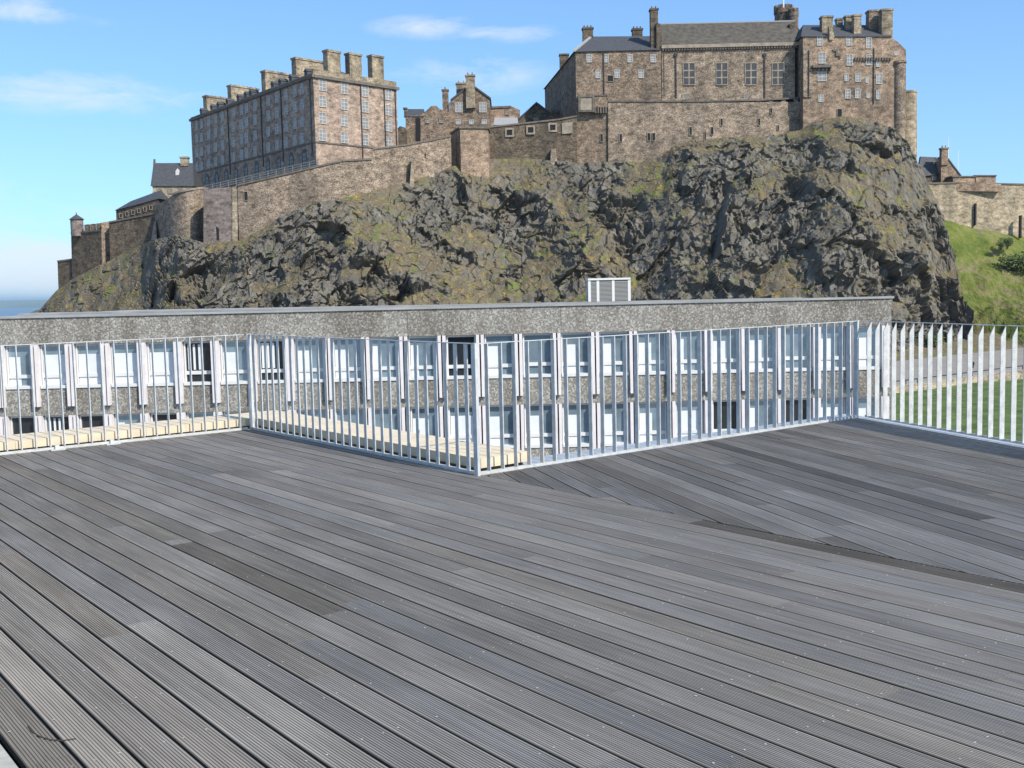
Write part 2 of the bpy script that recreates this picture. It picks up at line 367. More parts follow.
def window(parent, c, rot, w_, h_, style='sash', name='window'):
    """window unit set into a wall; style: (frame material, pane material, bars across, bars up, arched)"""
    fm, pm, nv, nh, arch, fw = {'sash': ('white_paint', 'sash_glass', 1, 2, 0, .09), 'hall': ('dressed_stone', 'leaded_glass', 1, 2, 0, .2), 'slit': ('dressed_stone', 'opening_dark', 0, 0, 0, .12),
                                'arched': ('corbel_stone', 'arched_glass', 1, 3, 1, .2), 'port': ('dressed_stone', 'opening_dark', 0, 0, 0, .42), 'plain': ('dressed_stone', 'sash_glass', 1, 1, 0, .16)}[style]
    key = (style, round(w_, 1), round(h_, 1))
    if key not in _wc:
        w2, h2 = key[1] / 2, key[2] / 2; a, b = MB(), MB()
        d0, d1 = -.14, .1
        a.box(-w2 - fw, -w2, d0, d1, -h2 - fw, h2 + fw); a.box(w2, w2 + fw, d0, d1, -h2 - fw, h2 + fw)
        a.box(-w2, w2, d0, d1, h2, h2 + fw); a.box(-w2, w2, d0 - .08, d1, -h2 - fw, -h2)
        if arch: a.extr([(w2 * 1.12 * cos(t), d0, h2 + fw + .9 * w2 * sin(t)) for t in [i * pi / 8 for i in range(9)]], (0, .2, 0))
        bw = {'sash': .045, 'hall': .15}.get(style, .09)
        for i in range(nv):
            x = -w2 + (i + 1) * 2 * w2 / (nv + 1); a.box(x - bw, x + bw, -.07, .05, -h2, h2)
        for i in range(nh):
            z = -h2 + (i + 1) * 2 * h2 / (nh + 1); a.box(-w2, w2, -.065, .045, z - bw, z + bw)
        b.box(-w2, w2, -.03, .02, -h2, h2)
        oa = a.build(name, fm); ob = b.build('pane', pm)
        _wc[key] = (oa.data, ob.data); bpy.data.objects.remove(oa); bpy.data.objects.remove(ob)
    oa = bpy.data.objects.new(name, _wc[key][0]); ob = bpy.data.objects.new('pane', _wc[key][1])
    COL.objects.link(oa); COL.objects.link(ob); ob.parent = oa
    oa.location = c; oa.rotation_euler = (0, 0, rot); attach(oa, parent)
    return oa


def wpx(parent, px, py, wp, hp, Y, style='sash', name='window'):
    k = Y / F
    return window(parent, at(px, py, Y), 0, max(.25, wp * k - .2), max(.3, hp * k - .2), style, name)


def slab(name, m, parent, poly, Y, d, fix=True):
    b = MB(); b.extr([at(x, y, Y) for x, y in poly], (0, d, 0)); return b.build(name, m, parent)


def wallstrip(name, m, parent, pts, th, foot=4.0):
    """masonry wall following a line of (px, y_top, y_foot, Y)"""
    b = MB()
    for (x0, t0, f0, Y0), (x1, t1, f1, Y1) in zip(pts, pts[1:]):
        p = [at(x0, f0, Y0), at(x1, f1, Y1), at(x1, t1, Y1), at(x0, t0, Y0)]
        p[0].z -= foot; p[1].z -= foot
        o = len(b.v); bk = [q + Vector((0, th, 0)) for q in p]
        b.add(p + bk, [(0, 1, 2, 3), (5, 4, 7, 6), (3, 2, 6, 7), (0, 4, 5, 1)])
        b.add([p[0], p[3], bk[3], bk[0]], [(0, 1, 2, 3)]); b.add([p[1], p[2], bk[2], bk[1]], [(0, 3, 2, 1)])
    o = b.build(name, m, parent, fix=False)
    bm = bmesh.new(); bm.from_mesh(o.data); bmesh.ops.remove_doubles(bm, verts=bm.verts, dist=.001)
    bm.faces.ensure_lookup_table(); seen = {}
    for f in bm.faces: seen.setdefault(frozenset(v.index for v in f.verts), []).append(f)
    bmesh.ops.delete(bm, geom=[f for k in seen.values() if len(k) > 1 for f in k], context='FACES_ONLY')
    bmesh.ops.recalc_face_normals(bm, faces=bm.faces); bm.to_mesh(o.data); bm.free()
    return o


def chimney(parent, x0, x1, yt, yb, Y, d=1.6, m='chimney_stone', pots=0):
    a = at(x0, yb, Y); c = at(x1, yt, Y); b = MB()
    zc = c.z
    b.box(a.x, c.x, Y, Y + d, a.z, zc - .45); b.box(a.x - .18, c.x + .18, Y - .18, Y + d + .18, zc - .45, zc)
    for i in range(pots):
        x = a.x + (i + .5) * (c.x - a.x) / pots; b.cyl(x, Y + d / 2, zc, zc + .7, .2, .16, 8)
    return b.build('chimney', m, parent)


def roof(parent, x0, x1, ye, xr0, xr1, yr, Y, d, m='slate', name='roof', eave_lift=0):
    """pitched or hipped roof: eave from px x0..x1 on the front plane Y, ridge xr0..xr1 half way back"""
    e0, e1 = at(x0, ye, Y), at(x1, ye, Y); r0, r1 = at(xr0, yr, Y + d / 2), at(xr1, yr, Y + d / 2)
    z = min(e0.z, e1.z); b = MB()
    v = [(e0.x, Y, e0.z), (e1.x, Y, e1.z), (e1.x, Y + d, e1.z), (e0.x, Y + d, e0.z), tuple(r0), tuple(r1)]
    b.add(v, [(0, 1, 5, 4), (2, 3, 4, 5), (1, 2, 5), (3, 0, 4), (3, 2, 1, 0)])
    return b.build(name, m, parent)


def lerp_tab(tab, x):
    if x <= tab[0][0]: return tab[0][1:]
    for a, b in zip(tab, tab[1:]):
        if x <= b[0]:
            t = (x - a[0]) / (b[0] - a[0]); return tuple(p + (q - p) * t for p, q in zip(a[1:], b[1:]))
    return tab[-1][1:]


# ================================================================== LAND
GZ = -17.0


def gh(x, y):
    far = max(0, min(1, (y - 420) / 700)); far = far * far * (3 - 2 * far)
    side = 0
    return GZ - 74 * far


def grid(name, m, xs, ys, h, uvsmooth=True):
    b = MB(); nx = len(xs)
    b.v = [(x, y, h(x, y)) for y in ys for x in xs]
    b.f = [(j * nx + i, j * nx + i + 1, (j + 1) * nx + i + 1, (j + 1) * nx + i) for j in range(len(ys) - 1) for i in range(nx - 1)]
    b.m = [0] * len(b.f); return b.build(name, m, None, fix=False)


xs = [-60000, -20000, -6000, -2000, -900, -500] + [-350 + 25 * i for i in range(29)] + [500, 900, 2000, 6000, 20000, 60000]
ys = [-3000, -600, -200, -60, 0, 40, 80, 120, 160, 200, 240, 280, 340, 420, 480, 540, 600, 680, 760, 840, 920, 1000, 1120, 1500, 3000, 9000, 30000, 60000]
struct(grid('ground', 'town_ground', xs, ys, gh))
sea = MB(); sea.add([(-60000, 3500, -88), (60000, 3500, -88), (60000, 60000, -88), (-60000, 60000, -88)], [(0, 1, 2, 3)])
struct(sea.build('sea', 'sea_water', fix=False))


def hill_h(x, y):
    t = (y - 17000) / 9000
    e = max(0, sin(pi * max(0, min(1, t)))) ** .7
    return -100 + e * (150 + 60 * noise.noise(Vector((x / 6000, 3.1, y / 9000))) + 25 * noise.noise(Vector((x / 1500, 7.7, y / 3000))))


struct(grid('hills', 'far_land', [-26000 + 400 * i for i in range(131)], [17000 + 900 * i for i in range(11)], hill_h))

# lawn below the terrace, road and its retaining wall
lawn = grid('lawn', 'lawn', [20 + 4 * i for i in range(46)], [60 + 4 * i for i in range(38)], lambda x, y: GZ + .5 + .35 * noise.noise(Vector((x / 9, y / 9, 0))) + .3 * max(0, (y - 120) / 90) ** 2)
struct(lawn)


def road_pt(s, off, z):      # along the road (heading about 56 deg), offset to the far side
    dx, dy = .83, .558
    return (66 + s * dx - off * dy, 176 + s * dy + off * dx, z)


def road_strip(name, m, o0, o1, z0, z1, th=0):
    b = MB(); n = 24
    for i in range(n):
        s0, s1 = -150 + i * 12.5, -150 + (i + 1) * 12.5
        r = lambda s: max(0, s) * .012
        b.add([road_pt(s0, o0, z0 + r(s0)), road_pt(s1, o0, z0 + r(s1)), road_pt(s1, o1, z1 + r(s1)), road_pt(s0, o1, z1 + r(s0))], [(0, 1, 2, 3)])
        if th:
            b.add([road_pt(s0, o0, z0 + r(s0)), road_pt(s1, o0, z0 + r(s1)), road_pt(s1, o0, z0 + r(s1) - th), road_pt(s0, o0, z0 + r(s0) - th)], [(3, 2, 1, 0)])
    return b.build(name, m, None, fix=False)


struct(road_strip('pavement', 'pavement', 0.9, 5, -15.9, -15.85, 2.0))
struct(road_strip('road', 'asphalt', 5, 31, -15.88, -15.3))
struct(road_strip('bank', 'crag', 31, 44, -15.1, -12.5, .4))
t = thing('road_wall', 'pale rubble retaining wall with dark rail along the road below the crag', 'wall', road_pt(0, 0, GZ))
b = MB(); c_ = MB(); d_ = MB()
for i in range(24):
    s0, s1 = -150 + i * 12.5, -150 + (i + 1) * 12.5
    z0, z1 = max(0, s0) * .012, max(0, s1) * .012
    P = lambda s, o, z: road_pt(s, o, z)
    b.hexa([P(s0, 0, GZ - 2), P(s1, 0, GZ - 2), P(s1, .8, GZ - 2), P(s0, .8, GZ - 2), P(s0, 0, -15.35 + z0), P(s1, 0, -15.35 + z1), P(s1, .8, -15.35 + z1), P(s0, .8, -15.35 + z0)])
    c_.hexa([P(s0, 1.2, -14.75 + z0), P(s1, 1.2, -14.75 + z1), P(s1, 1.4, -14.75 + z1), P(s0, 1.4, -14.75 + z0), P(s0, 1.2, -14.6 + z0), P(s1, 1.2, -14.6 + z1), P(s1, 1.4, -14.6 + z1), P(s0, 1.4, -14.6 + z0)])
    for k in range(4):
        s = s0 + k * 3.1; zz = max(0, s) * .012; q = P(s, 1.3, 0); d_.box(q[0] - .05, q[0] + .05, q[1] - .05, q[1] + .05, -16, -14.75 + zz)
b.build('masonry', 'tan_wall', t); c_.build('rail', 'cast_iron', t); d_.build('rail_supports', 'cast_iron', t)

# ---- the crag
TOP = [(20, 318, 292), (40, 311, 290), (58, 291, 289), (72, 281, 286), (100, 267, 283), (109, 263, 283), (125, 254, 281), (140, 247, 278), (155, 241, 268), (176, 236, 261), (203, 245, 257), (237, 243, 255), (259, 233, 255), (281, 218, 255),
       (303, 208, 255), (356, 197, 258), (406, 185, 264), (431, 176, 268), (451, 168, 270), (489, 161, 275), (520, 160, 277), (575, 164, 274), (640, 164, 274), (663, 157, 273), (673, 148, 272), (690, 143, 272), (720, 140, 272), (760, 139, 272),
       (800, 132, 272), (815, 123, 271), (840, 118, 270), (870, 121, 270), (893, 129, 270), (906, 141, 271), (918, 160, 274), (930, 186, 276), (940, 208, 275), (950, 236, 272), (957, 262, 268), (962, 296, 262), (967, 326, 256), (974, 347, 249)]


def facets(p, L_, amp, seed):
    """fractured rock: each cell of a warped Voronoi is its own tilted face at its own depth"""
    q = Vector((p.x / L_, p.y / L_ * .8, p.z / L_ * .62)) + Vector((seed, seed * 2, 0))
    q += .30 * noise.noise_vector(p / (L_ * .8))
    dd, pp = noise.voronoi(q); c = pp[0] * 31.7
    t_ = noise.cell_vector(c); k = noise.cell(c + Vector((5.3, 1.1, 9.7)))
    return amp * (k * 1.1 - .5 + 1.9 * (q - pp[0]).dot(Vector((t_.x * 2 - 1, 0, t_.z * 2 - 1))))


BIAS = [(0, .0), (150, .02), (200, .12), (320, .10), (360, -.06), (470, -.06), (520, .02), (600, .0), (660, .10), (780, .08), (840, .14), (930, .12), (980, .05)]


def crag():
    nx, nt_, nb = 800, 230, 10
    b = MB(); rows = []; soil = []
    rot = Matrix.Rotation(R(-28), 3, 'Y')
    for i in range(nx):
        px = 20 + (974 - 20) * i / (nx - 1)
        yt, Yt = lerp_tab(TOP, px); T = at(px, yt - (2.0 if px < 900 else 0), Yt)
        hgt = T.z - (-15)
        run = min(52, 7 + hgt * .70)
        Yb = Yt - run; zb = -16.5; Xb = T.x * (Yb / Yt)
        bulge = 5 * noise.noise(Vector((px / 90, 1.7, 0)))
        col = []
        for k in range(-nb, nt_):
            if k < 0:
                u = -k / nb; p = Vector((T.x - (6 * u if px > 915 else 0), Yt + 40 * u, T.z - (30 * u if px > 915 else 1.0 * u))); fade = 0.25
            else:
                u = k / (nt_ - 1); g = u ** .9
                p = Vector((T.x + (Xb - T.x) * g, Yt + (Yb - Yt) * g - bulge * sin(pi * u), T.z + (zb - T.z) * u)); fade = min(1, .4 + u * 8)
            q = rot @ p
            big = noise.fractal(p / 24, .9, 2.1, 4) * 3.4
            m_ = .5 + .75 * noise.fractal(Vector((q.x / 17, q.y / 24, q.z / 12)) + Vector((4, 4, 4)), .75, 2.2, 5) + lerp_tab(BIAS, px)[0]
            bank = max(0, 1 - ((px - 112) / 42) ** 2) * (1 if 0 <= k < .7 * nt_ else 0)
            m_ -= .8 * bank
            e_ = max(0, min(1, (m_ - .40) / .3)); cr_ = e_ * e_ * (3 - 2 * e_)          # outcrop or earth bank
            large = big + cr_ * (1.1 + facets(q, 13, 2.3, 1.3) + facets(q, 5.5, 1.15, 7.1))
            small = (.35 + .65 * cr_) * (facets(q, 2.6, .85, 3.9) + facets(q, 1.3, .42, 5.5))
            fl = 0 if k < 0 else min(1, .06 + u * 5); fs = .3 if k < 0 else min(1, .5 + u * 6)
            h = fl * large + fs * small; fade = fl
            soil.append(1 - cr_)
            col.append(p + Vector((.2 * h, -.8 * h, .30 * h)) + Vector((0, 0, 1)) * fade * 1.0 * noise.fractal(p / 5 + Vector((2, 8, 1)), .9, 2, 3))
        rows.append(col)
    nr = nb + nt_
    for c in rows: b.v += [tuple(p) for p in c]
    b.f = [(i * nr + k, i * nr + k + 1, (i + 1) * nr + k + 1, (i + 1) * nr + k) for i in range(nx - 1) for k in range(nr - 1)]
    b.m = [0] * len(b.f)
    o = b.build('castle_rock', 'crag', None, fix=False)
    at_ = o.data.attributes.new('soil', 'FLOAT', 'POINT'); at_.data.foreach_set('value', soil)
    return struct(o)


crag()

# ---- grass slope to the right, under the outer wall
SL = [(880, 186, 300), (918, 196, 301), (939, 208, 302), (960, 216, 303), (979, 224, 304), (1024, 233, 306), (1080, 242, 308), (1200, 252, 312)]


def slope():
    b = MB(); nx, n2 = 150, 90
    for i in range(nx):
        px = 925 + 275 * i / (nx - 1); yt, Yt = lerp_tab(SL, px); T = at(px, yt, Yt)
        for k in range(n2):
            u = k / (n2 - 1); Y = Yt + 4 - (38 + 34 * (lambda q: q * q * (3 - 2 * q))(max(0, min(1, (px - 940) / 130)))) * u; z = T.z + 1 + (-14.5 - T.z - 1) * (u ** .9)
            p = Vector((T.x * Y / Yt, Y, z)); p.z += min(1, u * 8) * (1.5 * noise.fractal(p / 14, .9, 2.1, 4) + .5 * noise.fractal(p / 2.5, .8, 2, 3)) - (2.2 * max(0, sin(u * 19 + px / 60)) ** 8) * 0.6
            b.v.append(tuple(p))
    b.f = [(i * n2 + k, i * n2 + k + 1, (i + 1) * n2 + k + 1, (i + 1) * n2 + k) for i in range(nx - 1) for k in range(n2 - 1)]
    b.m = [0] * len(b.f); return struct(b.build('grass_slope', 'turf', None, fix=False))


slope_o = slope()


def bush(px, py, Y, r, label, seed):
    rd = random.Random(seed); c = at(px, py, Y); lf = MB(); st = MB()
    blobs = [Vector((rd.uniform(-.6, .6) * r, rd.uniform(-.5, .5) * r, rd.uniform(-.1, .5) * r)) for _ in range(7)]
    for i in range(900):
        o = rd.choice(blobs); v = Vector((rd.gauss(0, 1), rd.gauss(0, 1), rd.gauss(0, 1))).normalized() * r * .55 * rd.uniform(.5, 1)
        p = c + o + v; s = r * rd.uniform(.06, .12); a = Vector((rd.gauss(0, 1), rd.gauss(0, 1), rd.gauss(0, 1))).normalized(); bb = a.orthogonal().normalized()
        lf.add([p - a * s, p + bb * s * .6, p + a * s, p - bb * s * .6], [(0, 1, 2, 3)])
    for i in range(5):
        a = rd.uniform(0, 6.3); tip = c + Vector((cos(a) * r * .5, sin(a) * r * .5, r * .3)); q = c + Vector((0, 0, -r * .9))
        st.hexa([q + Vector((-.1, -.1, 0)), q + Vector((.1, -.1, 0)), q + Vector((.1, .1, 0)), q + Vector((-.1, .1, 0)), tip + Vector((-.03, -.03, 0)), tip + Vector((.03, -.03, 0)), tip + Vector((.03, .03, 0)), tip + Vector((-.03, .03, 0))])
    t = thing('bush', label, 'bush', c - Vector((0, 0, r)), 'bushes on the grass slope')
    lf.build('foliage', 'bush_leaf', t, fix=False); st.build('stem', 'twig_bark', t)


bush(1017, 266, 287, 4.2, 'largest dark green bush on the grass slope, at the right picture edge', 1)
bush(1007, 243, 297, 2.0, 'small dark bush on the grass slope close under the outer wall', 2)
bush(1001, 246, 296, 1.3, 'smallest low bush just left of another under the outer wall', 5)
bush(905, 340, 238, 2.8, 'dark bush at the foot of the crag beside the office end wall', 3)
bush(934, 341, 240, 2.4, 'dark green bush at the foot of the crag above the road', 4)

# ================================================================== CASTLE
# --- barracks: long block seen on its near corner
Nn, Ll, Rr = at(313, 74, 270), at(190.5, 118, 332), at(396.5, 86, 289)
zt = Nn.z; Bk = Ll + (Rr - Nn)
n2 = lambda v: Vector((v.x, v.y, 0)).normalized()
tl, te = n2(Nn - Ll), n2(Rr - Nn); lenL, lenE = (Nn - Ll).xy.length, (Rr - Nn).xy.length
zb_ = at(313, 168, 270).z - 8
bar = thing('barracks_building', 'tall five storey barracks block with chimney stacks, left end of the castle', 'building', (Nn.x, Nn.y, zb_))
b = MB(); plan = [(p.x, p.y) for p in (Ll, Nn, Rr, Bk)]
b.prism(plan, zb_, zt); wall_o = b.build('wall', 'pink_ashlar', bar)
oL, oE = Vector((tl.y, -tl.x, 0)), Vector((te.y, -te.x, 0))


def band(parent, zc, h, pr, m, name):
    b = MB()
    b.obox(Ll, tl, oL, (-.0, lenL + pr), (0.003, pr), zc - h / 2, zc + h / 2); b.obox(Nn, te, oE, (0.0, lenE + pr), (0.003, pr), zc - h / 2, zc + h / 2)
    return b.build(name, m, parent)


band(bar, zt - .5, .7, .55, 'corbel_stone', 'cornice'); zs = at(313, 142, 270).z
band(bar, zs, .35, .2, 'corbel_stone', 'string_course')
b = MB(); b.obox(Nn, te, oE, (0, lenE), (-.5, -.003), zt, zt + 1.3); b.obox(Ll, tl, oL, (0, lenL - .5), (-.5, -.003), zt, zt + .35); b.build('parapet', 'chimney_stone', bar)
# hipped roof behind the parapet
ins = 1.2; zr = zt + 4.4
q = [Ll + tl * ins - oL * ins, Nn - tl * ins - oL * ins, Rr - te * ins - oE * ins, Bk - te * ins + oE * ins]
mid0, mid1 = (q[0] + q[3]) / 2 + tl * 9, (q[1] + q[2]) / 2 - tl * 9
b = MB(); b.add([(p.x, p.y, zt + .1) for p in q] + [(mid0.x, mid0.y, zr), (mid1.x, mid1.y, zr)], [(0, 1, 5, 4), (1, 2, 5), (2, 3, 4, 5), (3, 0, 4), (3, 2, 1, 0)]); b.build('roof', 'slate', bar)


def along(px, Y0=None):          # distance along the long wall whose picture column is px
    lo, hi = 0, lenL
    for _ in range(40):
        m_ = (lo + hi) / 2; p = Ll + tl * m_
        v = 512 + F * p.x / (p.y * cp + .02 * p.y)
        x = (p.x * cr) / p.y * F + 512
        lo, hi = (m_, hi) if x < px else (lo, m_)
    return lo


def proj(p):
    X, Yw, Z = p.x, p.y, p.z - EYE
    d = Yw * cp - Z * sp; y = -Yw * sp - Z * cp
    return 512 + F * (X * cr + y * sr) / d, 384 + F * (-X * sr + y * cr) / d


def solve(f, target, lo, hi, idx):
    for _ in range(50):
        m_ = (lo + hi) / 2
        if proj(f(m_))[idx] < target: lo = m_
        else: hi = m_
    return (lo + hi) / 2


rotL, rotE = atan2(tl.y, tl.x), atan2(te.y, te.x)
rowz = [at(313, y, 270).z for y in (85, 101, 118, 135)]
for px in (196.7, 201.7, 208.9, 215.7, 222.6, 233.5, 241.6, 246.7, 255.3, 268.5, 277.2, 286, 295, 302):
    for z in rowz:
        s = solve(lambda a: Vector((Ll.x + tl.x * a, Ll.y + tl.y * a, z)), px, 0, lenL, 0)
        window(bar, (Ll.x + tl.x * s, Ll.y + tl.y * s, z), rotL, 1.5, 2.4, 'sash')
zar = at(313, 158, 270).z
for px in (207.5, 217, 226.5, 236, 246, 257, 268, 279, 291.5, 304.5):
    s = solve(lambda a: Vector((Ll.x + tl.x * a, Ll.y + tl.y * a, zar)), px, 0, lenL, 0)
    window(bar, (Ll.x + tl.x * s, Ll.y + tl.y * s, zar), rotL, 1.8, 3.8, 'arched', 'arched_window')
for px in (322.4, 344.2, 365, 388.4):
    for z in [at(322, y, 271).z for y in (84.5, 100.8, 117.8, 135)]:
        s = solve(lambda a: Vector((Nn.x + te.x * a, Nn.y + te.y * a, z)), px, 0, lenE, 0)
        window(bar, (Nn.x + te.x * s, Nn.y + te.y * s, z), rotE, 2.0, 2.6, 'sash')
for o_, dr, ou, ps, ln in ((Nn, te, oE, (361, 384.5, 395.5), lenE), (Ll, tl, oL, (229, 262, 282, 311), lenL)):
    for px in ps:
        s = solve(lambda a: Vector((o_.x + dr.x * a, o_.y + dr.y * a, zt - 8)), px, 0, ln, 0); b = MB()
        b.obox(o_, dr, ou, (s - .12, s + .12), (.01, .25), zs - 3 if ln == lenL else zb_ + 4, zt - 1); b.build('drainpipe', 'cast_iron', bar)


def stack(c, dr, w_, d_, z0, z1):
    b = MB(); per = Vector((-dr.y, dr.x, 0)); b.obox(c, dr, per, (-w_ / 2, w_ / 2), (-d_ / 2, d_ / 2), z0, z1 - .5); b.obox(c, dr, per, (-w_ / 2 - .2, w_ / 2 + .2), (-d_ / 2 - .2, d_ / 2 + .2), z1 - .5, z1)
    k = max(2, int(w_ / 1.3))
    for i in range(k):
        p = c + dr * ((i + .5) / k - .5) * w_; b.cyl(p.x, p.y, z1, z1 + .35, .2, .17, 8)
    return b.build('chimney', 'chimney_stone', bar)


for px0, px1, yt in ((326, 339, 51), (348, 360, 54), (370.6, 382, 56)):
    f = lambda a: Nn + te * a - oE * 1.1
    s0, s1 = solve(f, px0, 0, lenE, 0), solve(f, px1, 0, lenE, 0); c = f((s0 + s1) / 2)
    stack(c, te, s1 - s0, 1.9, zt + .1, at((px0 + px1) / 2, yt, c.y).z)
for px0, px1, yt in ((294.5, 322, 57.5), (264, 289, 70.5), (230, 258, 85), (205.5, 228, 95.5)):
    f = lambda a: Ll + tl * a - oL * 2.5
    s0 = solve(f, px0, -5, lenL, 0); c0 = f(s0); g = lambda a: c0 + te * a
    s1 = solve(g, px1, 0, lenE, 0); c = g(s1 / 2)
    stack(c, te, s1, 2.0, zt, at(px0, yt, c0.y).z)
for px in (308, 292.5, 282, 274.5, 252.5, 247.5, 240, 229, 220, 213.5, 203):
    f = lambda a: Ll + tl * a - oL * 1.2
    s = solve(f, px, 0, lenL, 0); c = f(s); b = MB(); b.obox(c, tl, oL, (-.8, .8), (-1.6, .6), zt, zt + 1.5)
    a0, a1 = c - tl * .95 + oL * .75, c + tl * .95 + oL * .75; top = c + oL * .75
    b.add([(a0.x, a0.y, zt + 1.503), (a1.x, a1.y, zt + 1.503), (top.x, top.y, zt + 2.3), (a0.x - oL.x * 2.3, a0.y - oL.y * 2.3, zt + 1.503), (a1.x - oL.x * 2.3, a1.y - oL.y * 2.3, zt + 1.503), (top.x - oL.x * 2.3, top.y - oL.y * 2.3, zt + 2.3)], [(0, 1, 2), (5, 4, 3), (0, 2, 5, 3), (2, 1, 4, 5), (1, 0, 3, 4)])
    b.build('dormer', 'slate', bar)

# railing in front of the barracks' ground floor
rl = thing('terrace_railing', 'iron railing on the wall top before the barracks ground floor', 'railing', at(250, 182, 268))
b = MB(); k0, k1 = at(205, 186, 276), at(318, 160, 262)
dd = (k1 - k0); nrm = n2(dd)
for off in (0, -.55, -1.1):
    p0, p1 = k0 + Vector((0, 0, off)), k1 + Vector((0, 0, off)); e = Vector((0, 0, .09)); s_ = Vector((.05, .05, 0)); b.hexa([p0 - s_ - e, p1 - s_ - e, p1 + s_ - e, p0 + s_ - e, p0 - s_ + e, p1 - s_ + e, p1 + s_ + e, p0 + s_ + e])
b.build('rail', 'louvre_metal', rl); b = MB()
for i in range(15):
    p = k0 + dd * (i / 14); b.box(p.x - .07, p.x + .07, p.y - .07, p.y + .07, p.z - 3.5, p.z)
b.build('railing_posts', 'louvre_metal', rl)

# --- house with the grey roof at the far left, and the low range before it
h = thing('slate_roofed_house', 'small stone house with grey slate roof and skylight left of the barracks', 'house', at(172, 200, 300))
slab('wall', 'tan_wall', h, [(152.5, 215), (192, 215), (192, 185), (152.5, 186)], 300, 10)
roof(h, 150.5, 194, 186, 153.5, 193, 163, 299.6, 11, 'slate'); chimney(h, 180.5, 187.5, 156.5, 166, 304, 1.6)
b = MB(); p = at(154, 163, 305); b.box(p.x - .5, p.x + .1, 299.5, 310, p.z - 6, p.z - 5.2)
slab('gable_finial', 'corbel_stone', h, [(153, 166), (155, 166), (154.8, 159), (153.4, 159)], 304.5, .6)
wpx(h, 160, 191, 4, 5, 300, 'plain'); wpx(h, 170, 191, 4, 5, 300, 'plain'); wpx(h, 181, 191, 4, 5, 300, 'plain')
sk = slab('skylight', 'white_paint', h, [(175.5, 177), (178.8, 177), (178.8, 171), (177.2, 168.5), (175.5, 171)], 302.2, 1)
h = thing('low_range', 'long low stone range with sloping slate roof below the slate roofed house', 'building', at(135, 215, 290))
wallstrip('wall', 'dark_rubble', h, [(116, 210, 222, 291), (158, 199, 214, 286)], 6)
b = MB(); e0, e1, r0, r1 = at(114.5, 210.5, 290.6), at(159, 198.5, 285.6), at(131, 201, 295), at(161, 190, 291)
b.add([e0, e1, r1, r0, e0 + Vector((1, 6.5, 0)), e1 + Vector((1, 6.5, 0))], [(0, 1, 2, 3), (3, 2, 5, 4), (0, 3, 4), (2, 1, 5), (0, 4, 5, 1)]); b.build('roof', 'slate', h)
for i in range(6): wpx(h, 121 + i * 6, 213.6 - i * 1.62 + 2, 3, 4.5, 290.35 - i * .71, 'slit')

# --- walls along the crag, left to right
def wall(label, m, pts, th=2.5, name='castle_wall', cat='wall', cope=True, foot=12):
    ps = at(pts[0][0], pts[0][2], pts[0][3]); t = thing(name, label, cat, ps)
    wallstrip('masonry', m, t, pts, th, foot)
    if cope:
        b = MB()
        for (x0, t0, f0, Y0), (x1, t1, f1, Y1) in zip(pts, pts[1:]):
            if abs(x1 - x0) < .5: continue
            p, q_ = at(x0, t0, Y0), at(x1, t1, Y1); o = Vector((0, .25, 0)); d = Vector((0, th + .25, 0)); u = Vector((0, 0, .4)); e = Vector((0, 0, .004))
            b.hexa([p - o + e, q_ - o + e, q_ + d + e, p + d + e, p - o + u, q_ - o + u, q_ + d + u, p + d + u])
        b.build('coping', 'corbel_stone', t)
    return t


wall('lowest dark wall at the far left tip of the castle', 'dark_rubble', [(57.5, 262, 290, 297), (72, 260, 284, 295)], 4)
bt = wall('battlemented dark bastion with sunlight painted into its pale corner, below the sentry turret', 'dark_rubble', [(71, 234, 281, 294), (101.3, 231, 268, 287)], 10, 'corner_bastion', 'bastion')
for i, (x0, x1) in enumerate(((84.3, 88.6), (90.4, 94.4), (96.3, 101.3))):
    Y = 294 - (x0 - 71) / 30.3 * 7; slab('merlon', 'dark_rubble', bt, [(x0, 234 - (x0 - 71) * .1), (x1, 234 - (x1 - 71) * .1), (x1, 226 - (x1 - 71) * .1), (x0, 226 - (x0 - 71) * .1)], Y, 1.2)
wallstrip('painted_lit_return', 'grey_rubble', bt, [(101.3, 222.5, 270, 286.9), (109, 221.5, 265, 288.5)], 3)  # paler rubble than the front: sunlight on this side painted in
tr = thing('sentry_turret', 'small round sentry turret with conical cap on the far left bastion', 'turret', at(77.5, 235, 293))
c = at(77.5, 234, 292.5); z1 = at(77.5, 219.5, 292.5).z; z2 = at(77.5, 212.5, 292.5).z; b = MB(); b.cyl(c.x, c.y, c.z - .6, z1, 1.65, 1.65, 20); b.build('drum', 'pink_rubble', tr)
b = MB(); b.cyl(c.x, c.y, z1, z2 - .5, 2.0, .12, 20); b.cyl(c.x, c.y, z2 - .7, z2, .18, .1, 8); b.build('cap', 'slate', tr)
wall('dark curtain wall rising from the battlemented bastion to the right', 'dark_rubble', [(109, 223, 264, 285.5), (135, 218, 252, 283), (156, 214, 244, 280)], 3)
bp_ = thing('buttress', 'pale leaning buttress against the dark wall left of the rounded bastion', 'buttress', at(153, 240, 275)); b = MB()
p = [at(149, 241, 276), at(157, 243, 272), at(157.5, 240, 279), at(151, 238, 281)]; tp = [at(154.2, 221, 279), at(156, 221.5, 278), at(156.2, 221, 281), at(154.6, 221, 281)]
for k in p: k.z -= 2
b.hexa(p + tp); b.build('masonry', 'grey_rubble', bp_)
rb = thing('rounded_bastion', 'rounded grey bastion wall left of the pinkish square tower', 'bastion', at(180, 240, 265)); b = MB()
pts = []
ring = [(154.5, 206, 285), (157, 204.5, 277), (163, 202, 271), (170, 197, 267), (178, 193, 264.5), (188, 191, 263.5), (197, 189.5, 264.5), (205, 189, 268)]
_r = []
for i in range(29):
    x_ = 154.5 + 50.5 * i / 28; _r.append((x_, *lerp_tab(ring, x_)))
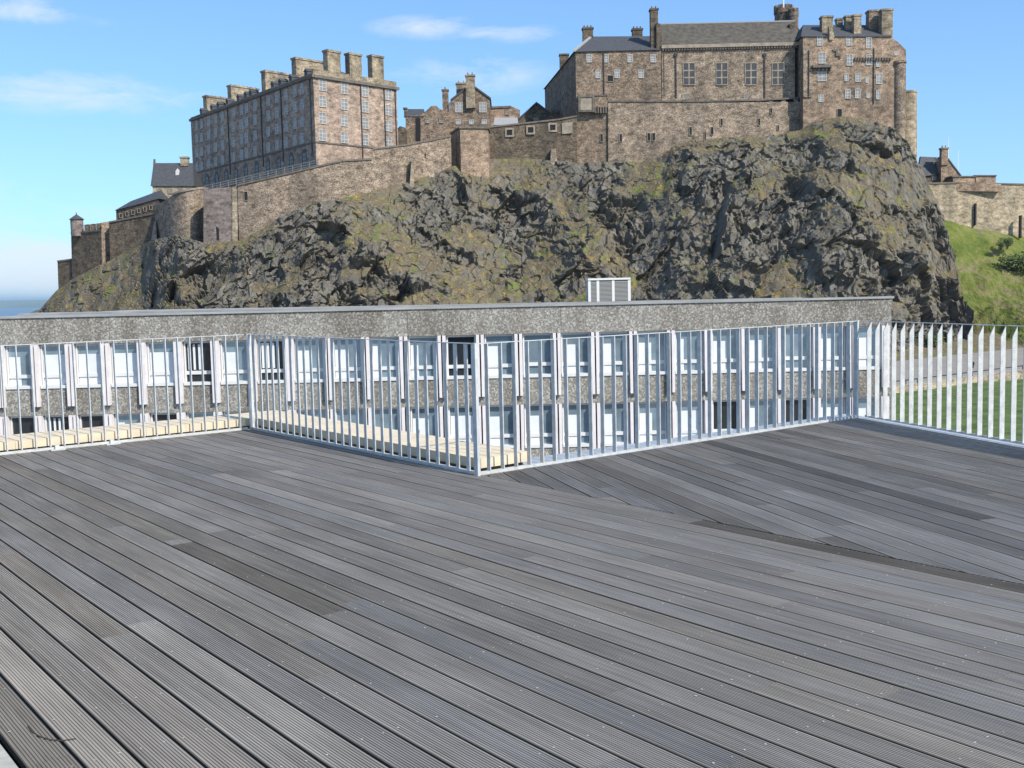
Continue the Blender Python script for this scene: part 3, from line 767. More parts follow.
ring = [(x_, sum(q[1] for q in _r[max(0, i - 2):i + 3]) / len(_r[max(0, i - 2):i + 3]), sum(q[2] for q in _r[max(0, i - 2):i + 3]) / len(_r[max(0, i - 2):i + 3])) for i, (x_, y_, Y_) in enumerate(_r)]
wallstrip('masonry', 'grey_rubble', rb, [(x, y, 240, Y) for x, y, Y in ring], 3, 6)
b = MB()
for (x0, t0, Y0), (x1, t1, Y1) in zip(ring[10:], ring[11:]):
    p, q_ = at(x0, t0, Y0), at(x1, t1, Y1); o = Vector((0, .3, 0)); d = Vector((0, 3.3, 0)); u = Vector((0, 0, .5)); e = Vector((0, 0, .004)); b.hexa([p - o + e, q_ - o + e, q_ + d + e, p + d + e, p - o + u, q_ - o + u, q_ + d + u, p + d + u])
b.build('coping', 'dressed_stone', rb)
tw = thing('square_tower', 'pinkish square wall tower with a painted sunlit side strip below the barracks', 'tower', at(220, 250, 257))
slab('masonry', 'pink_rubble', tw, [(203.5, 262), (232, 262), (232, 187), (203.5, 189)], 258.5, 9); slab('painted_sun_strip', 'tan_wall', tw, [(232.2, 260), (237.8, 260), (237.8, 186), (232.2, 186.8)], 258.3, 7)  # tan strip puts the tower's sunlit side into the colour
slab('drain_slot', 'opening_dark', tw, [(216, 226), (219, 229), (219, 240), (217, 240)], 258.4, .5)
w6 = wall('long brown curtain wall stepping up under the barracks end', 'grey_rubble', [(237.8, 186, 246, 258), (279, 176.5, 222, 257.5), (315, 168, 206, 257.5), (343, 161.5, 200, 258.5), (372, 160, 194, 260.5), (373, 150, 194, 260.6), (409, 145.5, 185, 265), (451, 137, 170, 271)], 3)
slab('buttress', 'tan_wall', w6, [(409, 195), (414, 195), (413.5, 158), (411.5, 158)], 263.2, 2.2); wpx(w6, 425, 155, 3, 3.5, 267.2, 'slit', 'loophole')
wpx(w6, 246, 196, 4, 9, 257.9, 'slit', 'loophole')
sqb = thing('lit_bastion', 'square bastion with plain lit front and dark left side, mid wall', 'bastion', at(475, 165, 270))
b = MB(); f0, f1, fb = at(460, 128.5, 269), at(488, 128.5, 270.5), at(451, 130, 279); b.prism([(f0.x, f0.y), (f1.x, f1.y), (f1.x + .3, 282), (fb.x, fb.y)], at(470, 172, 270).z - 16, f0.z); b.build('masonry', 'ochre_rubble', sqb)
b = MB(); b.prism([(f0.x - .3, f0.y - .35), (f1.x + .3, f1.y - .35), (f1.x + .6, 282), (fb.x - .3, fb.y)], f0.z + .003, f0.z + .45); b.build('coping', 'corbel_stone', sqb)
gw = wall('curtain wall with three framed gun ports left of the great block', 'dark_rubble', [(488.5, 128, 166, 277), (530, 123.5, 164, 278), (557, 120.5, 165, 278), (577, 117, 168, 278.5)], 4)
for px, py in ((509.5, 132.5), (530.6, 130), (552.7, 127.5)): wpx(gw, px, py, 6.2, 6.0, 277.0 + (px - 489) / 64, 'port', 'gun_port')
slab('pale_panel', 'dressed_stone', gw, [(562, 134), (572.5, 133), (572.5, 122), (562, 123)], 277.85, .6)
b = MB(); p = [at(549, 170, 273), at(559, 170, 273), at(559, 168, 278), at(550, 168, 278)]; tp = [at(551, 149, 276.5), at(556, 149, 276.5), at(556, 149, 278.2), at(551, 149, 278.2)]
for k in p: k.z -= 3
b.hexa(p + tp); b.build('buttress', 'grey_rubble', gw)

# --- buildings seen over the middle wall
gh_ = thing('gabled_house', 'brown gabled house with tall chimneys and white windows above the lit bastion', 'house', at(470, 128, 300))
slab('wall', 'brown_rubble', gh_, [(449, 140), (490, 138), (490, 99.5), (476, 88), (473, 86), (468, 86), (452, 100), (449, 103)], 300, 14)
b = MB(); pk = at(471, 85, 299.7); ea, eb = at(450.5, 101, 299.7), at(491, 99.5, 299.7)
for e_ in (ea, eb):
    b.hexa([e_, pk, pk + Vector((0, 14.6, 0)), e_ + Vector((0, 14.6, 0)), e_ + Vector((0, 0, .5)), pk + Vector((0, 0, .5)), pk + Vector((0, 14.6, .5)), e_ + Vector((0, 14.6, .5))])
b.build('roof', 'slate', gh_)
chimney(gh_, 466.3, 474.5, 74.5, 108, 299, 1.4, 'chimney_stone', 2); chimney(gh_, 456.5, 466, 82.5, 100, 303, 1.8, 'chimney_stone', 2); chimney(gh_, 443, 448, 89, 125, 300.5, 1.5, 'brown_rubble', 1)
for px in (456.8, 460.6, 480.9, 484.7): wpx(gh_, px, 107.4, 3.6, 9.5, 300)
for px in (458.3, 471.4, 484.2): wpx(gh_, px, 122, 5, 4.5, 300)
lh = thing('lower_wing', 'lower stone wing with small gable left of the gabled house', 'building', at(425, 140, 298))
slab('wall', 'brown_rubble', lh, [(405.5, 148), (449, 146), (449, 112), (440, 109), (436, 105.5), (431, 106), (427, 110), (421, 115), (405.5, 116.5)], 298, 10)
roof(lh, 405, 424, 116.5, 408, 424, 109, 297.8, 8); chimney(lh, 404, 406.5, 107.5, 117, 300, 1.2, 'dark_rubble')
for px in (427.5, 441.5): wpx(lh, px, 121, 4.5, 4, 298, 'plain')
slab('painted_recess_shade', 'opening_dark', lh, [(415.5, 141), (420.5, 141), (420.5, 118), (415.5, 118)], 297.95, .3)  # flat near-black slab paints the shade of a recess onto the wall
dk = thing('dark_shed', 'small dark shed tucked behind the wall right of the barracks', 'shed', at(398, 145, 292))
slab('wall', 'dark_rubble', dk, [(389, 149), (405, 148), (405, 127.5), (400, 126), (392, 134), (389, 142)], 292, 8)
tb = thing('tan_block', 'plain tan flat topped building right of the gabled house', 'building', at(505, 120, 312))
slab('wall', 'ochre_rubble', tb, [(489, 135), (520, 133), (520, 110), (511, 106), (491, 107)], 312, 10)
slab('cornice', 'corbel_stone', tb, [(489, 108.5), (511, 107.6), (511, 105.6), (489, 106.5)], 311.7, 10.6)
wpx(tb, 507, 112, 4, 5, 312, 'plain')
tb = thing('pale_roofed_lodge', 'low lodge with pale lead roof behind the gun port wall', 'lodge', at(505, 126, 296))
slab('wall', 'brown_rubble', tb, [(494, 136), (518, 134), (518, 124), (494, 125.5)], 296, 7); roof(tb, 493.5, 518.5, 125, 494.5, 517.5, 117.5, 295.7, 8, 'lead')
tb = thing('dark_gabled_block', 'dark gabled roof wedged left of the great west block', 'building', at(537, 125, 304))
slab('wall', 'dark_rubble', tb, [(517, 133), (562, 130), (562, 112), (555, 109), (549, 113), (537, 104), (521, 117.5), (517, 122)], 304, 12)
b = MB(); pk = at(536.5, 103.2, 303.6); ea, eb = at(516, 122, 303.6), at(550, 113.5, 303.6)
for e_ in (ea, eb): b.hexa([e_, pk, pk + Vector((0, 12.8, 0)), e_ + Vector((0, 12.8, 0)), e_ + Vector((0, 0, .45)), pk + Vector((0, 0, .45)), pk + Vector((0, 12.8, .45)), e_ + Vector((0, 12.8, .45))])
b.build('roof', 'slate', tb); wpx(tb, 536, 119, 5, 3, 304, 'plain')

# --- great west block
YF = 280
wb = thing('west_block', 'tall brown west block with hipped slate roof, left of the great hall', 'building', at(615, 165, YF))
A_, B_, D_ = at(575.5, 52, YF), at(661, 50.5, YF), at(544.7, 90, 330); ztw = A_.z; zfoot = at(600, 165, YF).z - 6
b = MB(); b.prism([(A_.x, YF), (B_.x, YF), (B_.x, 330), (D_.x, 330)], zfoot, ztw); b.build('wall', 'brown_rubble', wb)
r0, r1 = at(592, 36.5, 289), at(654, 36, 289); b = MB()
b.add([(A_.x - .5, YF - .4, ztw + .003), (B_.x, YF - .4, ztw + .003), (B_.x, 330, ztw + .003), (D_.x - .5, 330, ztw + .003), r0, r1, (r1.x, 322, r0.z), (r0.x - 2, 322, r0.z)], [(0, 1, 5, 4), (1, 2, 6, 5), (2, 3, 7, 6), (3, 0, 4, 7), (4, 5, 6, 7), (3, 2, 1, 0)]); b.build('roof', 'slate', wb)
b = MB(); e0 = Vector((A_.x - .4, YF - .3, ztw + .05)); s_ = Vector((.3, 0, 0)); u = Vector((0, 0, .35)); b.hexa([e0 - s_, e0 + s_, r0 + s_, r0 - s_, e0 - s_ + u, e0 + s_ + u, r0 + s_ + u, r0 - s_ + u]); b.build('hip_flashing', 'lead', wb)
chimney(wb, 583, 593, 27, 41, 288, 2.2, 'dark_rubble', 3); chimney(wb, 632.6, 642.5, 28, 37.5, 290, 2.0, 'dark_rubble', 3); chimney(wb, 560, 568.5, 53.5, 70, 306, 2, 'dark_rubble'); chimney(wb, 651, 658, 8, 50, 281, 2.2, 'dark_rubble', 2)
for px in (589, 606, 630, 653): wpx(wb, px, 58.5, 5, 7.6, YF)
for px in (598, 617, 641): wpx(wb, px, 74, 5, 8, YF)
wpx(wb, 610.3, 78.5, 6, 6.5, YF, 'slit', 'opening')
dW = n2(A_ - D_); lenW = (A_ - D_).xy.length; rotW = atan2(dW.y, dW.x)
for i in range(7):
    for y in (64, 78, 93):
        p = D_ + dW * (5 + i * 6.3); window(wb, (p.x, p.y, at(575, y, YF).z), rotW, 1.2, 2.2, 'plain')
for px in (603.5, 663.5):
    b = MB(); p = at(px, 52, YF); q_ = at(px, 96, YF); b.box(p.x - .12, p.x + .12, YF - .25, YF - .01, q_.z, p.z)
    b.build('drainpipe', 'cast_iron', wb)
bz = slab('box_bartizan', 'dressed_stone', wb, [(580.5, 110), (592.5, 110), (592.5, 97.5), (580.5, 97.5)], YF - 1.5, 1.49)
b = MB()
def fr(x0, x1, y0, y1, Y, d): p, q_ = at(x0, y1, Y), at(x1, y0, Y); b.box(p.x, q_.x, Y, Y + d, p.z, q_.z)
fr(578.5, 580.4, 95, 112, YF - 1.7, 1.68); fr(592.6, 594.5, 95, 112, YF - 1.7, 1.68); fr(580.5, 592.5, 95, 97.3, YF - 1.7, 1.68); fr(580.5, 592.5, 110.2, 112, YF - 1.7, 1.68)
fr(594.7, 607.5, 94.5, 96, YF - 1.2, 1.19)
for i in range(5): fr(595 + i * 2.6, 596.4 + i * 2.6, 107, 113, YF - 1.2, 1.19)
b.build('bartizan_frame', 'corbel_stone', wb); slab('bartizan_ledge', 'brown_rubble', wb, [(594.7, 107), (607.5, 107), (607.5, 96.2), (594.7, 96.2)], YF - 1, .99)
# --- lower wall under hall
lw = wall('broad rubble wall with slit windows carrying the great hall above the crag', 'grey_rubble', [(608, 102, 167, 279.4), (660, 102, 162, 279.4), (700, 102, 146, 279.4), (760, 101, 143, 279.4), (812, 98, 128, 279.4)], 2, 'hall_base_wall')
for i in range(16):
    x = 612 + i * 12.4; slab('merlon', 'grey_rubble', lw, [(x, 101.9), (x + 8, 101.9), (x + 8, 98.6), (x, 98.6)], 279.4, .9)
for px, py, w_, h_ in ((620.7, 138, 3, 8), (648.8, 137, 3.4, 8), (653.6, 137, 3.4, 8), (690.5, 131, 3, 8.5), (705, 136, 2.2, 8), (712, 131, 3, 8), (721.5, 122, 2.8, 7), (759, 122, 2.8, 7), (771, 110.7, 2.6, 5), (778, 127.7, 2.4, 5)): wpx(lw, px, py, w_, h_, 279.35, 'slit', 'slit_window')
wpx(wb, 601.5, 138, 3, 8, YF - .05, 'slit', 'slit_window')
# --- great hall
hl = thing('great_hall', 'great hall with long mossy slate roof and four tall mullioned windows', 'building', at(730, 100, YF))
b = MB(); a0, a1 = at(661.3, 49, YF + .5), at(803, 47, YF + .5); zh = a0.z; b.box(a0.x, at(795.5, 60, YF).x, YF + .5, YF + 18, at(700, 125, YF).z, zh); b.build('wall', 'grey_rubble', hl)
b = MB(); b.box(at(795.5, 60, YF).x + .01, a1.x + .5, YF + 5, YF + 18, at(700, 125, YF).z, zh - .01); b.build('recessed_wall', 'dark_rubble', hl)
r0, r1 = at(659, 24, 289), at(800, 23, 289); b = MB(); zr = r0.z
b.add([(a0.x, YF + .8, zh + .9), (a1.x, YF + .8, zh + .9), (a1.x, YF + 18, zh + .9), (a0.x, YF + 18, zh + .9), (a0.x, 289, zr), (a1.x, 289, zr)], [(0, 1, 5, 4), (2, 3, 4, 5), (1, 2, 5), (3, 0, 4), (3, 2, 1, 0)]); b.build('roof', 'old_slate', hl)
b = MB(); b.box(a0.x, a1.x, YF - .2, YF + .75, zh + .003, zh + .85); b.build('parapet', 'dressed_stone', hl)
b = MB()
for i in range(52):
    x = a0.x + .4 + i * (a1.x - a0.x - .8) / 51; b.box(x - .17, x + .17, YF - .05, YF + .49, zh - .55, zh - .003)
b.build('corbel_table', 'corbel_stone', hl)
b = MB(); b.box(a0.x, a1.x, 288.7, 289.3, zr - .2, zr + .1); b.build('ridge', 'lead', hl)
for px in (689, 721.7, 751, 778): wpx(hl, px, 74, 11.5, 21, YF + .5, 'hall', 'hall_window')
for px in (676, 765):
    b = MB(); p, q_ = at(px, 51, YF), at(px, 100, YF); b.box(p.x - .13, p.x + .13, YF + .2, YF + .49, q_.z, p.z - .5); b.box(p.x - .4, p.x + .4, YF + .1, YF + .48, p.z - 1.2, p.z - .5)
    b.build('drainpipe', 'cast_iron', hl)
for px in (685, 746): wpx(hl, px, 97, 5, 5, YF + .5, 'plain')
for x0, x1, y in ((656.5, 662.5, 21.5), (789, 805, 0)):
    if y:
        slab('gable_parapet', 'dark_rubble', hl, [(656.5, 50), (662.5, 50), (662.5, 44), (660.5, 24), (656.5, 22.5)], YF + .3, 1.5)
slab('gable_parapet', 'dark_rubble', hl, [(789, 24), (794, 22), (798.5, 28), (803, 34), (805, 36), (805, 52), (797, 44)], 286, 1.6)
# --- round tower with flagpole
rt = thing('round_tower', 'round crenellated stair tower with white flagpole behind the hall roof', 'tower', at(784, 40, 296))
for nm, x0, x1, yt, Y in (('drum', 774, 793, 7.5, 296), ('side_turret', 788, 798.6, 10, 293)):
    p, q_ = at(x0, yt, Y), at(x1, yt, Y); r = (q_.x - p.x) / 2; cx = p.x + r; zc = p.z; z0 = at(x0, 60, Y).z; b = MB()
    b.cyl(cx, Y, z0, zc - 1.3, r * .92, r * .92, 24); b.cyl(cx, Y, zc - 1.8, zc - .7, r, r, 24)
    for i in range(8):
        a = i * pi / 4 + .2; b.obox((cx + cos(a) * (r - .35), Y + sin(a) * (r - .35)), (-sin(a), cos(a)), (cos(a), sin(a)), (-r * .24, r * .24), (-.3, .3), zc - .7, zc + .3)
    b.build(nm, 'brown_rubble', rt)
p = at(783.5, 8, 296); b = MB(); b.cyl(p.x, 296, p.z - 2, p.z + 9, .16, .1, 8); b.build('flagpole', 'flag_white', rt)
# --- palace block
pa = thing('palace_block', 'tall ochre palace block with many windows and chimneys at right', 'building', at(850, 120, 276))
YP = 276.5
slab('wall', 'ochre_rubble', pa, [(803, 140), (906, 150), (906, 50), (898, 42), (889.5, 36.5), (803, 37)], YP, 22)
slab('left_return', 'grey_rubble', pa, [(803.3, 97), (812, 97), (812, 48), (803.3, 48)], YP - .35, 1)
roof(pa, 801, 892, 36.5, 803, 886, 25, YP - .3, 16, 'slate')
chimney(pa, 822, 833, 15.5, 36, 279, 2.2); chimney(pa, 837, 843, 18, 28, 284, 1.6); chimney(pa, 846, 853.5, 15, 35, 281, 2); chimney(pa, 854, 861.5, 14, 35, 278, 2); chimney(pa, 869, 881, 9.5, 30, 281, 2.6, 'grey_rubble'); chimney(pa, 881.8, 893, 8.5, 38, 277.5, 2.6)
for px, py, w_, h_ in ((819.8, 41, 6, 9), (822, 58, 7, 11), (822, 74.6, 9, 13), (820.7, 98.5, 4.5, 7), (849, 41, 5.5, 9), (849.5, 60, 6, 11), (868.7, 43, 5.5, 10.5), (869, 60, 6, 10), (878, 64, 4, 6), (879, 78.6, 6, 10.5), (858, 77.5, 5.5, 8.5), (846.3, 77.5, 4, 7.5), (867, 80, 3.2, 6), (847.7, 94, 5, 9), (857.7, 93.6, 5.2, 9.5), (878, 94.7, 4, 9), (868, 95.6, 3, 5), (896, 53.5, 3.5, 4)): wpx(pa, px, py, w_, h_, YP)
wpx(pa, 839.5, 113, 5, 8, YP, 'slit', 'doorway')
b = MB(); fr(813, 832, 64.6, 67.5, YP - 1.2, 1.19)
for i in range(5): fr(814 + i * 4, 815.5 + i * 4, 67.6, 70, YP - .8, .79)
b.build('balcony', 'corbel_stone', pa); b = MB()
for i in range(14): fr(855 + i * 2.7, 856.4 + i * 2.7, 57.2, 60.5, YP - .5, .49)
b.build('corbel_course', 'corbel_stone', pa)
b = MB(); fr(873.4, 874.6, 48, 104, YP - .25, .24); b.build('drainpipe', 'cast_iron', pa)
b = MB(); fr(808.6, 809.4, 50, 96, YP - .6, .24); b.build('drainpipe', 'cast_iron', pa)
slab('stepped_gable', 'corbel_stone', pa, [(833, 49), (838, 49), (838, 54), (841.5, 54), (841.5, 58), (839.5, 58), (839.5, 56), (836, 56), (836, 51), (833, 51)], YP - .3, .29)
slab('stepped_gable', 'chimney_stone', pa, [(829.5, 40), (833.5, 40), (834.5, 36), (832, 28), (829, 26)], YP - .4, 1.2)
ct = at(900, 62, YP - .3); r = .0
b = MB(); r = (at(906.5, 60, YP).x - at(894, 60, YP).x) / 2; cx = at(900.2, 60, YP).x
z0 = at(900, 148, YP).z - 3; zc = at(900, 63, YP).z; b.cyl(cx, YP + .6, z0, zc, r * .95, r * .95, 24); b.cyl(cx, YP + .6, zc, zc + .5, r * 1.12, r * 1.12, 24); b.build('corner_turret', 'grey_rubble', pa)
bs = thing('curved_buttress_wall', 'pale curved buttress wall at the right foot of the palace block', 'wall', at(912, 155, 282))
b = MB(); p0, p1 = at(900, 93, 284), at(916.5, 95, 284); cx, r = (p0.x + p1.x) / 2, (p1.x - p0.x) / 2; z0 = at(910, 165, 284).z - 4
b.cyl(cx + .35, 285, z0, p0.z, r * 1.12, r, 24); b.cyl(cx + .35, 285, p0.z, p0.z + .5, r * 1.06, r * 1.06, 24); b.build('masonry', 'tan_wall', bs)

# --- right: outer wall and the house behind it
ow = wall('long pale outer wall above the grass slope at right', 'tan_wall', [(905, 184.5, 200, 302), (957, 183.5, 217, 304), (1024, 185, 236, 307), (1120, 188, 250, 311)], 3)
slab('raised_parapet', 'ochre_rubble', ow, [(956.5, 191), (1001, 191.5), (1001, 184), (985, 182.5), (956.5, 182.5)], 303.95, 3)
for px in (977.5, 1023):
    b = MB(); p, q_ = at(px, 203 if px < 1000 else 215, 303), at(px, 225 if px < 1000 else 238, 303); b.box(p.x - .16, p.x + .16, p.y + .85, p.y + 2.2, q_.z, p.z)
    b.build('drainpipe', 'cast_iron', ow)
lb = thing('flat_roofed_block', 'two low tan flat roofed blocks on top of the outer wall', 'building', at(975, 182, 308))
slab('wall', 'ochre_rubble', lb, [(953, 187), (975, 187), (975, 177.5), (953, 177)], 308, 6); slab('upper_wall', 'ochre_rubble', lb, [(976, 187), (996, 187), (996, 176), (976, 176)], 309, 6)
slab('roof', 'corbel_stone', lb, [(952, 177), (976, 177), (976, 175.8), (952, 175.8)], 307.7, 6.5); slab('roof', 'corbel_stone', lb, [(975.2, 176), (997, 176), (997, 174.9), (975.2, 174.9)], 308.7, 6.5)
hs_ = thing('gatehouse_lodge', 'small gabled house with tall chimney behind the outer wall', 'house', at(940, 182, 312))
slab('wall', 'ochre_rubble', hs_, [(941, 190), (960.5, 190), (960.5, 176), (951, 161), (945, 157), (941, 160)], 312, 9)
slab('side_wall', 'dark_rubble', hs_, [(918, 192), (941, 190), (941, 172), (918, 176)], 314, 6)
b = MB(); p = [at(917, 177, 313.5), at(941.5, 174, 313.5), at(941.5, 157.5, 317), at(921, 156.5, 317)]; b.extr(p, (0, 1.2, 0)); b.build('roof', 'slate', hs_)
b = MB(); e_ = at(961.5, 177, 311.8); pk = at(946, 156.5, 311.8); b.hexa([pk, e_, e_ + Vector((0, 9.5, 0)), pk + Vector((0, 9.5, 0)), pk + Vector((0, 0, .5)), e_ + Vector((0, 0, .5)), e_ + Vector((0, 9.5, .5)), pk + Vector((0, 9.5, .5))]); b.build('roof', 'slate', hs_)
chimney(hs_, 941.5, 948.3, 147.5, 165, 311.6, 1.6, 'ochre_rubble', 2); wpx(hs_, 934, 177, 4, 7, 313.95, 'plain'); wpx(hs_, 930, 184, 3, 4, 313.95, 'plain')
for px, y0, y1, lab in ((948.2, 137, 160, 'thin white mast rising beside the tall chimney of the gabled lodge'), (957.8, 151, 170, 'shorter thin white mast at the right gable of the lodge')):
    p, q_ = at(px, y1, 314), at(px, y0, 314); b = MB(); b.cyl(p.x, 314, p.z, q_.z, .12, .07, 8); b.cyl(p.x, 314, q_.z, q_.z + .25, .14, .14, 8); tag(b.build('mast', 'flag_white'), lab, 'mast', 'masts beside the lodge')

# ================================================================== OFFICE BUILDING ACROSS
YO = 46.0; KO = YO / F; bay = 37.0 * KO
ob = thing('office_building', 'long concrete office building with white fins and pebbled parapet opposite', 'building', (0, YO, GZ))
hz = lambda px: at(px, 360, YO).x


def zo(dy): return EYE - dy * KO      # dy: picture rows below the horizon on the facade
XL, XR = hz(-150), hz(891)
zTop, zPar, zSill, zSp = zo(15.8), zo(42.5), zo(86.5), zo(113.8); storey = zPar - zSp
b = MB(); b.box(XL, XR, YO, YO + .35, zPar, zTop); b.build('parapet', 'aggregate', ob)
b = MB(); b.box(XL, XR + .1, YO - .06, YO + .5, zTop + .003, zTop + .09); b.build('coping', 'roof_felt', ob)
b = MB(); b.prism([(XL, YO + .36), (XR - .05, YO + .36), (XR - .05, 57), (XL, 80)], zTop - .5, zTop - .06); b.build('roof', 'roof_felt', ob)
b = MB(); x2 = hz(842); b.prism([(XL, 62), (x2, 52.2), (x2, 53), (XL, 64)], zTop - .05, zTop + .05); b.build('roof_kerb', 'roof_felt', ob)
b = MB(); b.prism([(XL, YO + .8), (XR - .05, YO + .8), (XR - .05, 57), (XL, 80)], GZ - 1, zTop - .51); b.build('wall', 'aggregate', ob)
b = MB(); b.box(XR - .27, XR, YO + .003, YO + .79, GZ, zPar - .003); b.build('end_pier', 'aggregate', ob)
nf = 4; NB = 28; X0 = hz(478.5)
for k in range(nf):
    zp = zPar - k * storey
    b = MB(); b.box(XL, XR - .28, YO, YO + .5, zp - storey, zp - (zPar - zSill)); b.build('spandrel', 'aggregate', ob)
protofin = protow = None
rd = random.Random(3)
wcache = {}


def office_window(kind):
    if kind in wcache: return wcache[kind]
    w_ = bay - .40; h_ = zPar - zSill; fr_ = MB(); gl = MB(); bl = MB(); x0, x1 = -w_ / 2, w_ / 2
    y = .16
    fr_.box(x0, x0 + .06, y, y + .12, -h_, 0); fr_.box(x1 - .06, x1, y, y + .12, -h_, 0); fr_.box(x0 + .06, x1 - .06, y, y + .12, -.09, 0); fr_.box(x0, x1, -.05, y + .1, -h_, -h_ + .13)
    zt_ = -h_ + .52 if kind != 2 else -h_ + .55
    fr_.box(x0 + .06, x1 - .06, y + .01, y + .11, zt_ - .07, zt_ + .08)
    gl.box(x0 + .06, x1 - .06, y + .08, y + .1, -h_ + .13, -.09)
    if kind == 0: bl.box(x0 + .08, x0 + w_ * .50, y + .055, y + .075, -h_ + .14, -.52)
    elif kind == 1: bl.box(x0 + .08, x1 - .08, y + .055, y + .075, -h_ + .14, -.45)
    elif kind == 3: bl.box(x0 + .08, x0 + w_ * .33, y + .055, y + .075, -h_ + .14, -.40)
    elif kind == 4:
        for i in range(3): bl.box(x0 + .15 + i * .22, x0 + .24 + i * .22, y + .055, y + .075, -h_ + .65, -.15)
    r = [fr_.build('window', 'frame_paint'), gl.build('pane', 'office_dark' if kind in (4, 5) else 'office_glass'), bl.build('blind', 'blind') if bl.v else None]
    wcache[kind] = [o.data if o else None for o in r]
    for o in r:
        if o: bpy.data.objects.remove(o)
    return wcache[kind]


def fin_mesh():
    b = MB(); h_ = zPar - zo(104.5)
    for s in (-1, 1):
        wt, wb2 = .135, .115; g = .032
        a0, a1 = (g, g + wt) if s > 0 else (-g - wt, -g); c0, c1 = (g, g + wb2) if s > 0 else (-g - wb2, -g)
        dT, dB = -.13, -.19
        b.hexa([(c0, dB, -h_), (c1, dB, -h_), (c1, .15 if False else -.003, -h_), (c0, -.003, -h_), (a0, dT, -.003), (a1, dT, -.003), (a1, -.003, -.003), (a0, -.003, -.003)])
        b.box(min(a0, c0), max(a1, c1), 0, .3, -(zPar - zSill) + .0, -.004)
    o = b.build('fin', 'fin_paint'); d = o.data; bpy.data.objects.remove(o); return d


fmesh = fin_mesh()


def finx(n):
    d = 38.3 * n - 31.5; return hz(512 + d * (1 - (2.9e-7 if d > 0 else 1.2e-7) * d * d))


TOPK = {-12: 1, -11: 1, -10: 1, -9: 1, -8: 4, -7: 0, -6: 4, -5: 0, -4: 0, -3: 3, -2: 3, -1: 5, 0: 0, 1: 2, 2: 0, 3: 0, 4: 0, 5: 3, 6: 0, 7: 0, 8: 2, 9: 0, 10: 0}
for k in range(2):
    zp = zPar - k * storey
    for i in range(-16, 12):
        x = finx(i); xb = finx(i + 1) - x
        if x > XR - .1: continue
        o = bpy.data.objects.new('fin', fmesh); COL.objects.link(o); o.location = (x, YO, zp); attach(o, ob)
        if i > 10: continue
        kd = TOPK.get(i, rd.choice((0, 1, 3))) if k == 0 else {6: 5, 7: 3, 8: 5}.get(i, rd.choice((0, 0, 1, 0, 3, 2) if i > -3 else (5, 4, 3, 2)))
        ms = office_window(kd); o = None
        for nm, d in zip(('window', 'pane', 'blind'), ms):
            if d is None: continue
            c = bpy.data.objects.new(nm, d); COL.objects.link(c)
            if nm == 'window': o = c; c.location = (x + xb / 2, YO, zp); c.scale = ((xb - .38) / (bay - .40), 1, 1); attach(c, ob)
            else: c.parent = o
b = MB()
for k in range(2, nf):
    zp = zPar - k * storey; b.box(XL, XR - .28, YO + .3, YO + .4, zp - (zPar - zSill), zp)
b.build('lower_glazing', 'office_glass', ob)
for i in range(-14, 12, 4):
    x = finx(i) + .2
    if x < XR:
        b = MB(); b.box(x - .012, x + .012, YO - .003, YO + .01, zPar + .01, zTop - .01); b.build('panel_joint', 'corbel_stone', ob)
# rooftop unit
ru = thing('rooftop_unit', 'white framed grey louvred plant box on the office roof', 'plant box', at(609, 301.3, 57))
b0, b1 = at(589.5, 301.5, 56), at(629.3, 279.5, 56); zr_ = zTop - .06; zt_ = b1.z; xm = [at(x, 290, 56).x for x in (589.5, 598, 613.3, 629.3)]
b = MB(); e = .07
for i, x in enumerate(xm):
    b.box(x - e, x + e, 56, 56.14, zr_, zt_); b.box(x - e, x + e, 57.26, 57.4, zr_, zt_)
b.box(xm[0] - e - .002, xm[3] + e + .002, 55.96, 57.44, zt_ + .003, zt_ + .10)
b.build('frame', 'louvre_frame', ru)
for x0, x1 in zip(xm, xm[1:]):
    b = MB(); b.box(x0 + e + .004, x1 - e - .004, 56.06, 57.3, zr_ + .1, zt_)
    n_ = 15
    for j in range(n_):
        z = zr_ + .14 + j * (zt_ - zr_ - .2) / n_; b.add([(x0 + e + .006, 56.0, z), (x1 - e - .006, 56.0, z), (x1 - e - .006, 56.05, z + .08), (x0 + e + .006, 56.05, z + .08)], [(0, 1, 2, 3)])
    b.build('louvre_panel', 'louvre_metal', ru, fix=False)

pv = thing('vent_pipe', 'two small dark pipe stubs on the office roof right of the plant box', 'vent', at(708, 299, 54))
for px in (701, 714):
    p = at(px, 299, 54); b = MB(); b.cyl(p.x, 54, zTop - .06, zTop + .12, .06, .06, 10); b.cyl(p.x, 54, zTop + .121, zTop + .19, .10, .07, 10); b.build('pipe_stub', 'cast_iron', pv)
b = MB(); p = at(701, 299, 54); p2 = at(714, 299, 54); b.box(p.x + .12, p2.x - .12, 53.97, 54.03, zTop + .0, zTop + .06); b.build('connecting_pipe', 'cast_iron', pv)

# ================================================================== ROOF TERRACE
U = Vector((sin(R(142.03)), cos(R(142.03)))); V = Vector((-U.y, U.x)); B0 = Vector((-.291, 8.687))


def uv(u, v, z=0): p = B0 + U * u + V * v; return Vector((p.x, p.y, z))


CDd = Vector((sin(R(163.57)), cos(R(163.57)))); CDe = Vector((-CDd.y, CDd.x))        # along the right hand fence / outwards
C0 = Vector((3.9, 11.87))
# corner C on the line u=0
s_ = (C0 - B0).dot(U); k_ = CDd.dot(U); Cc = C0 - CDd * (s_ / k_); VC = (Cc - B0).dot(V)
P_ = .1505; BW = .1395; NG = 11


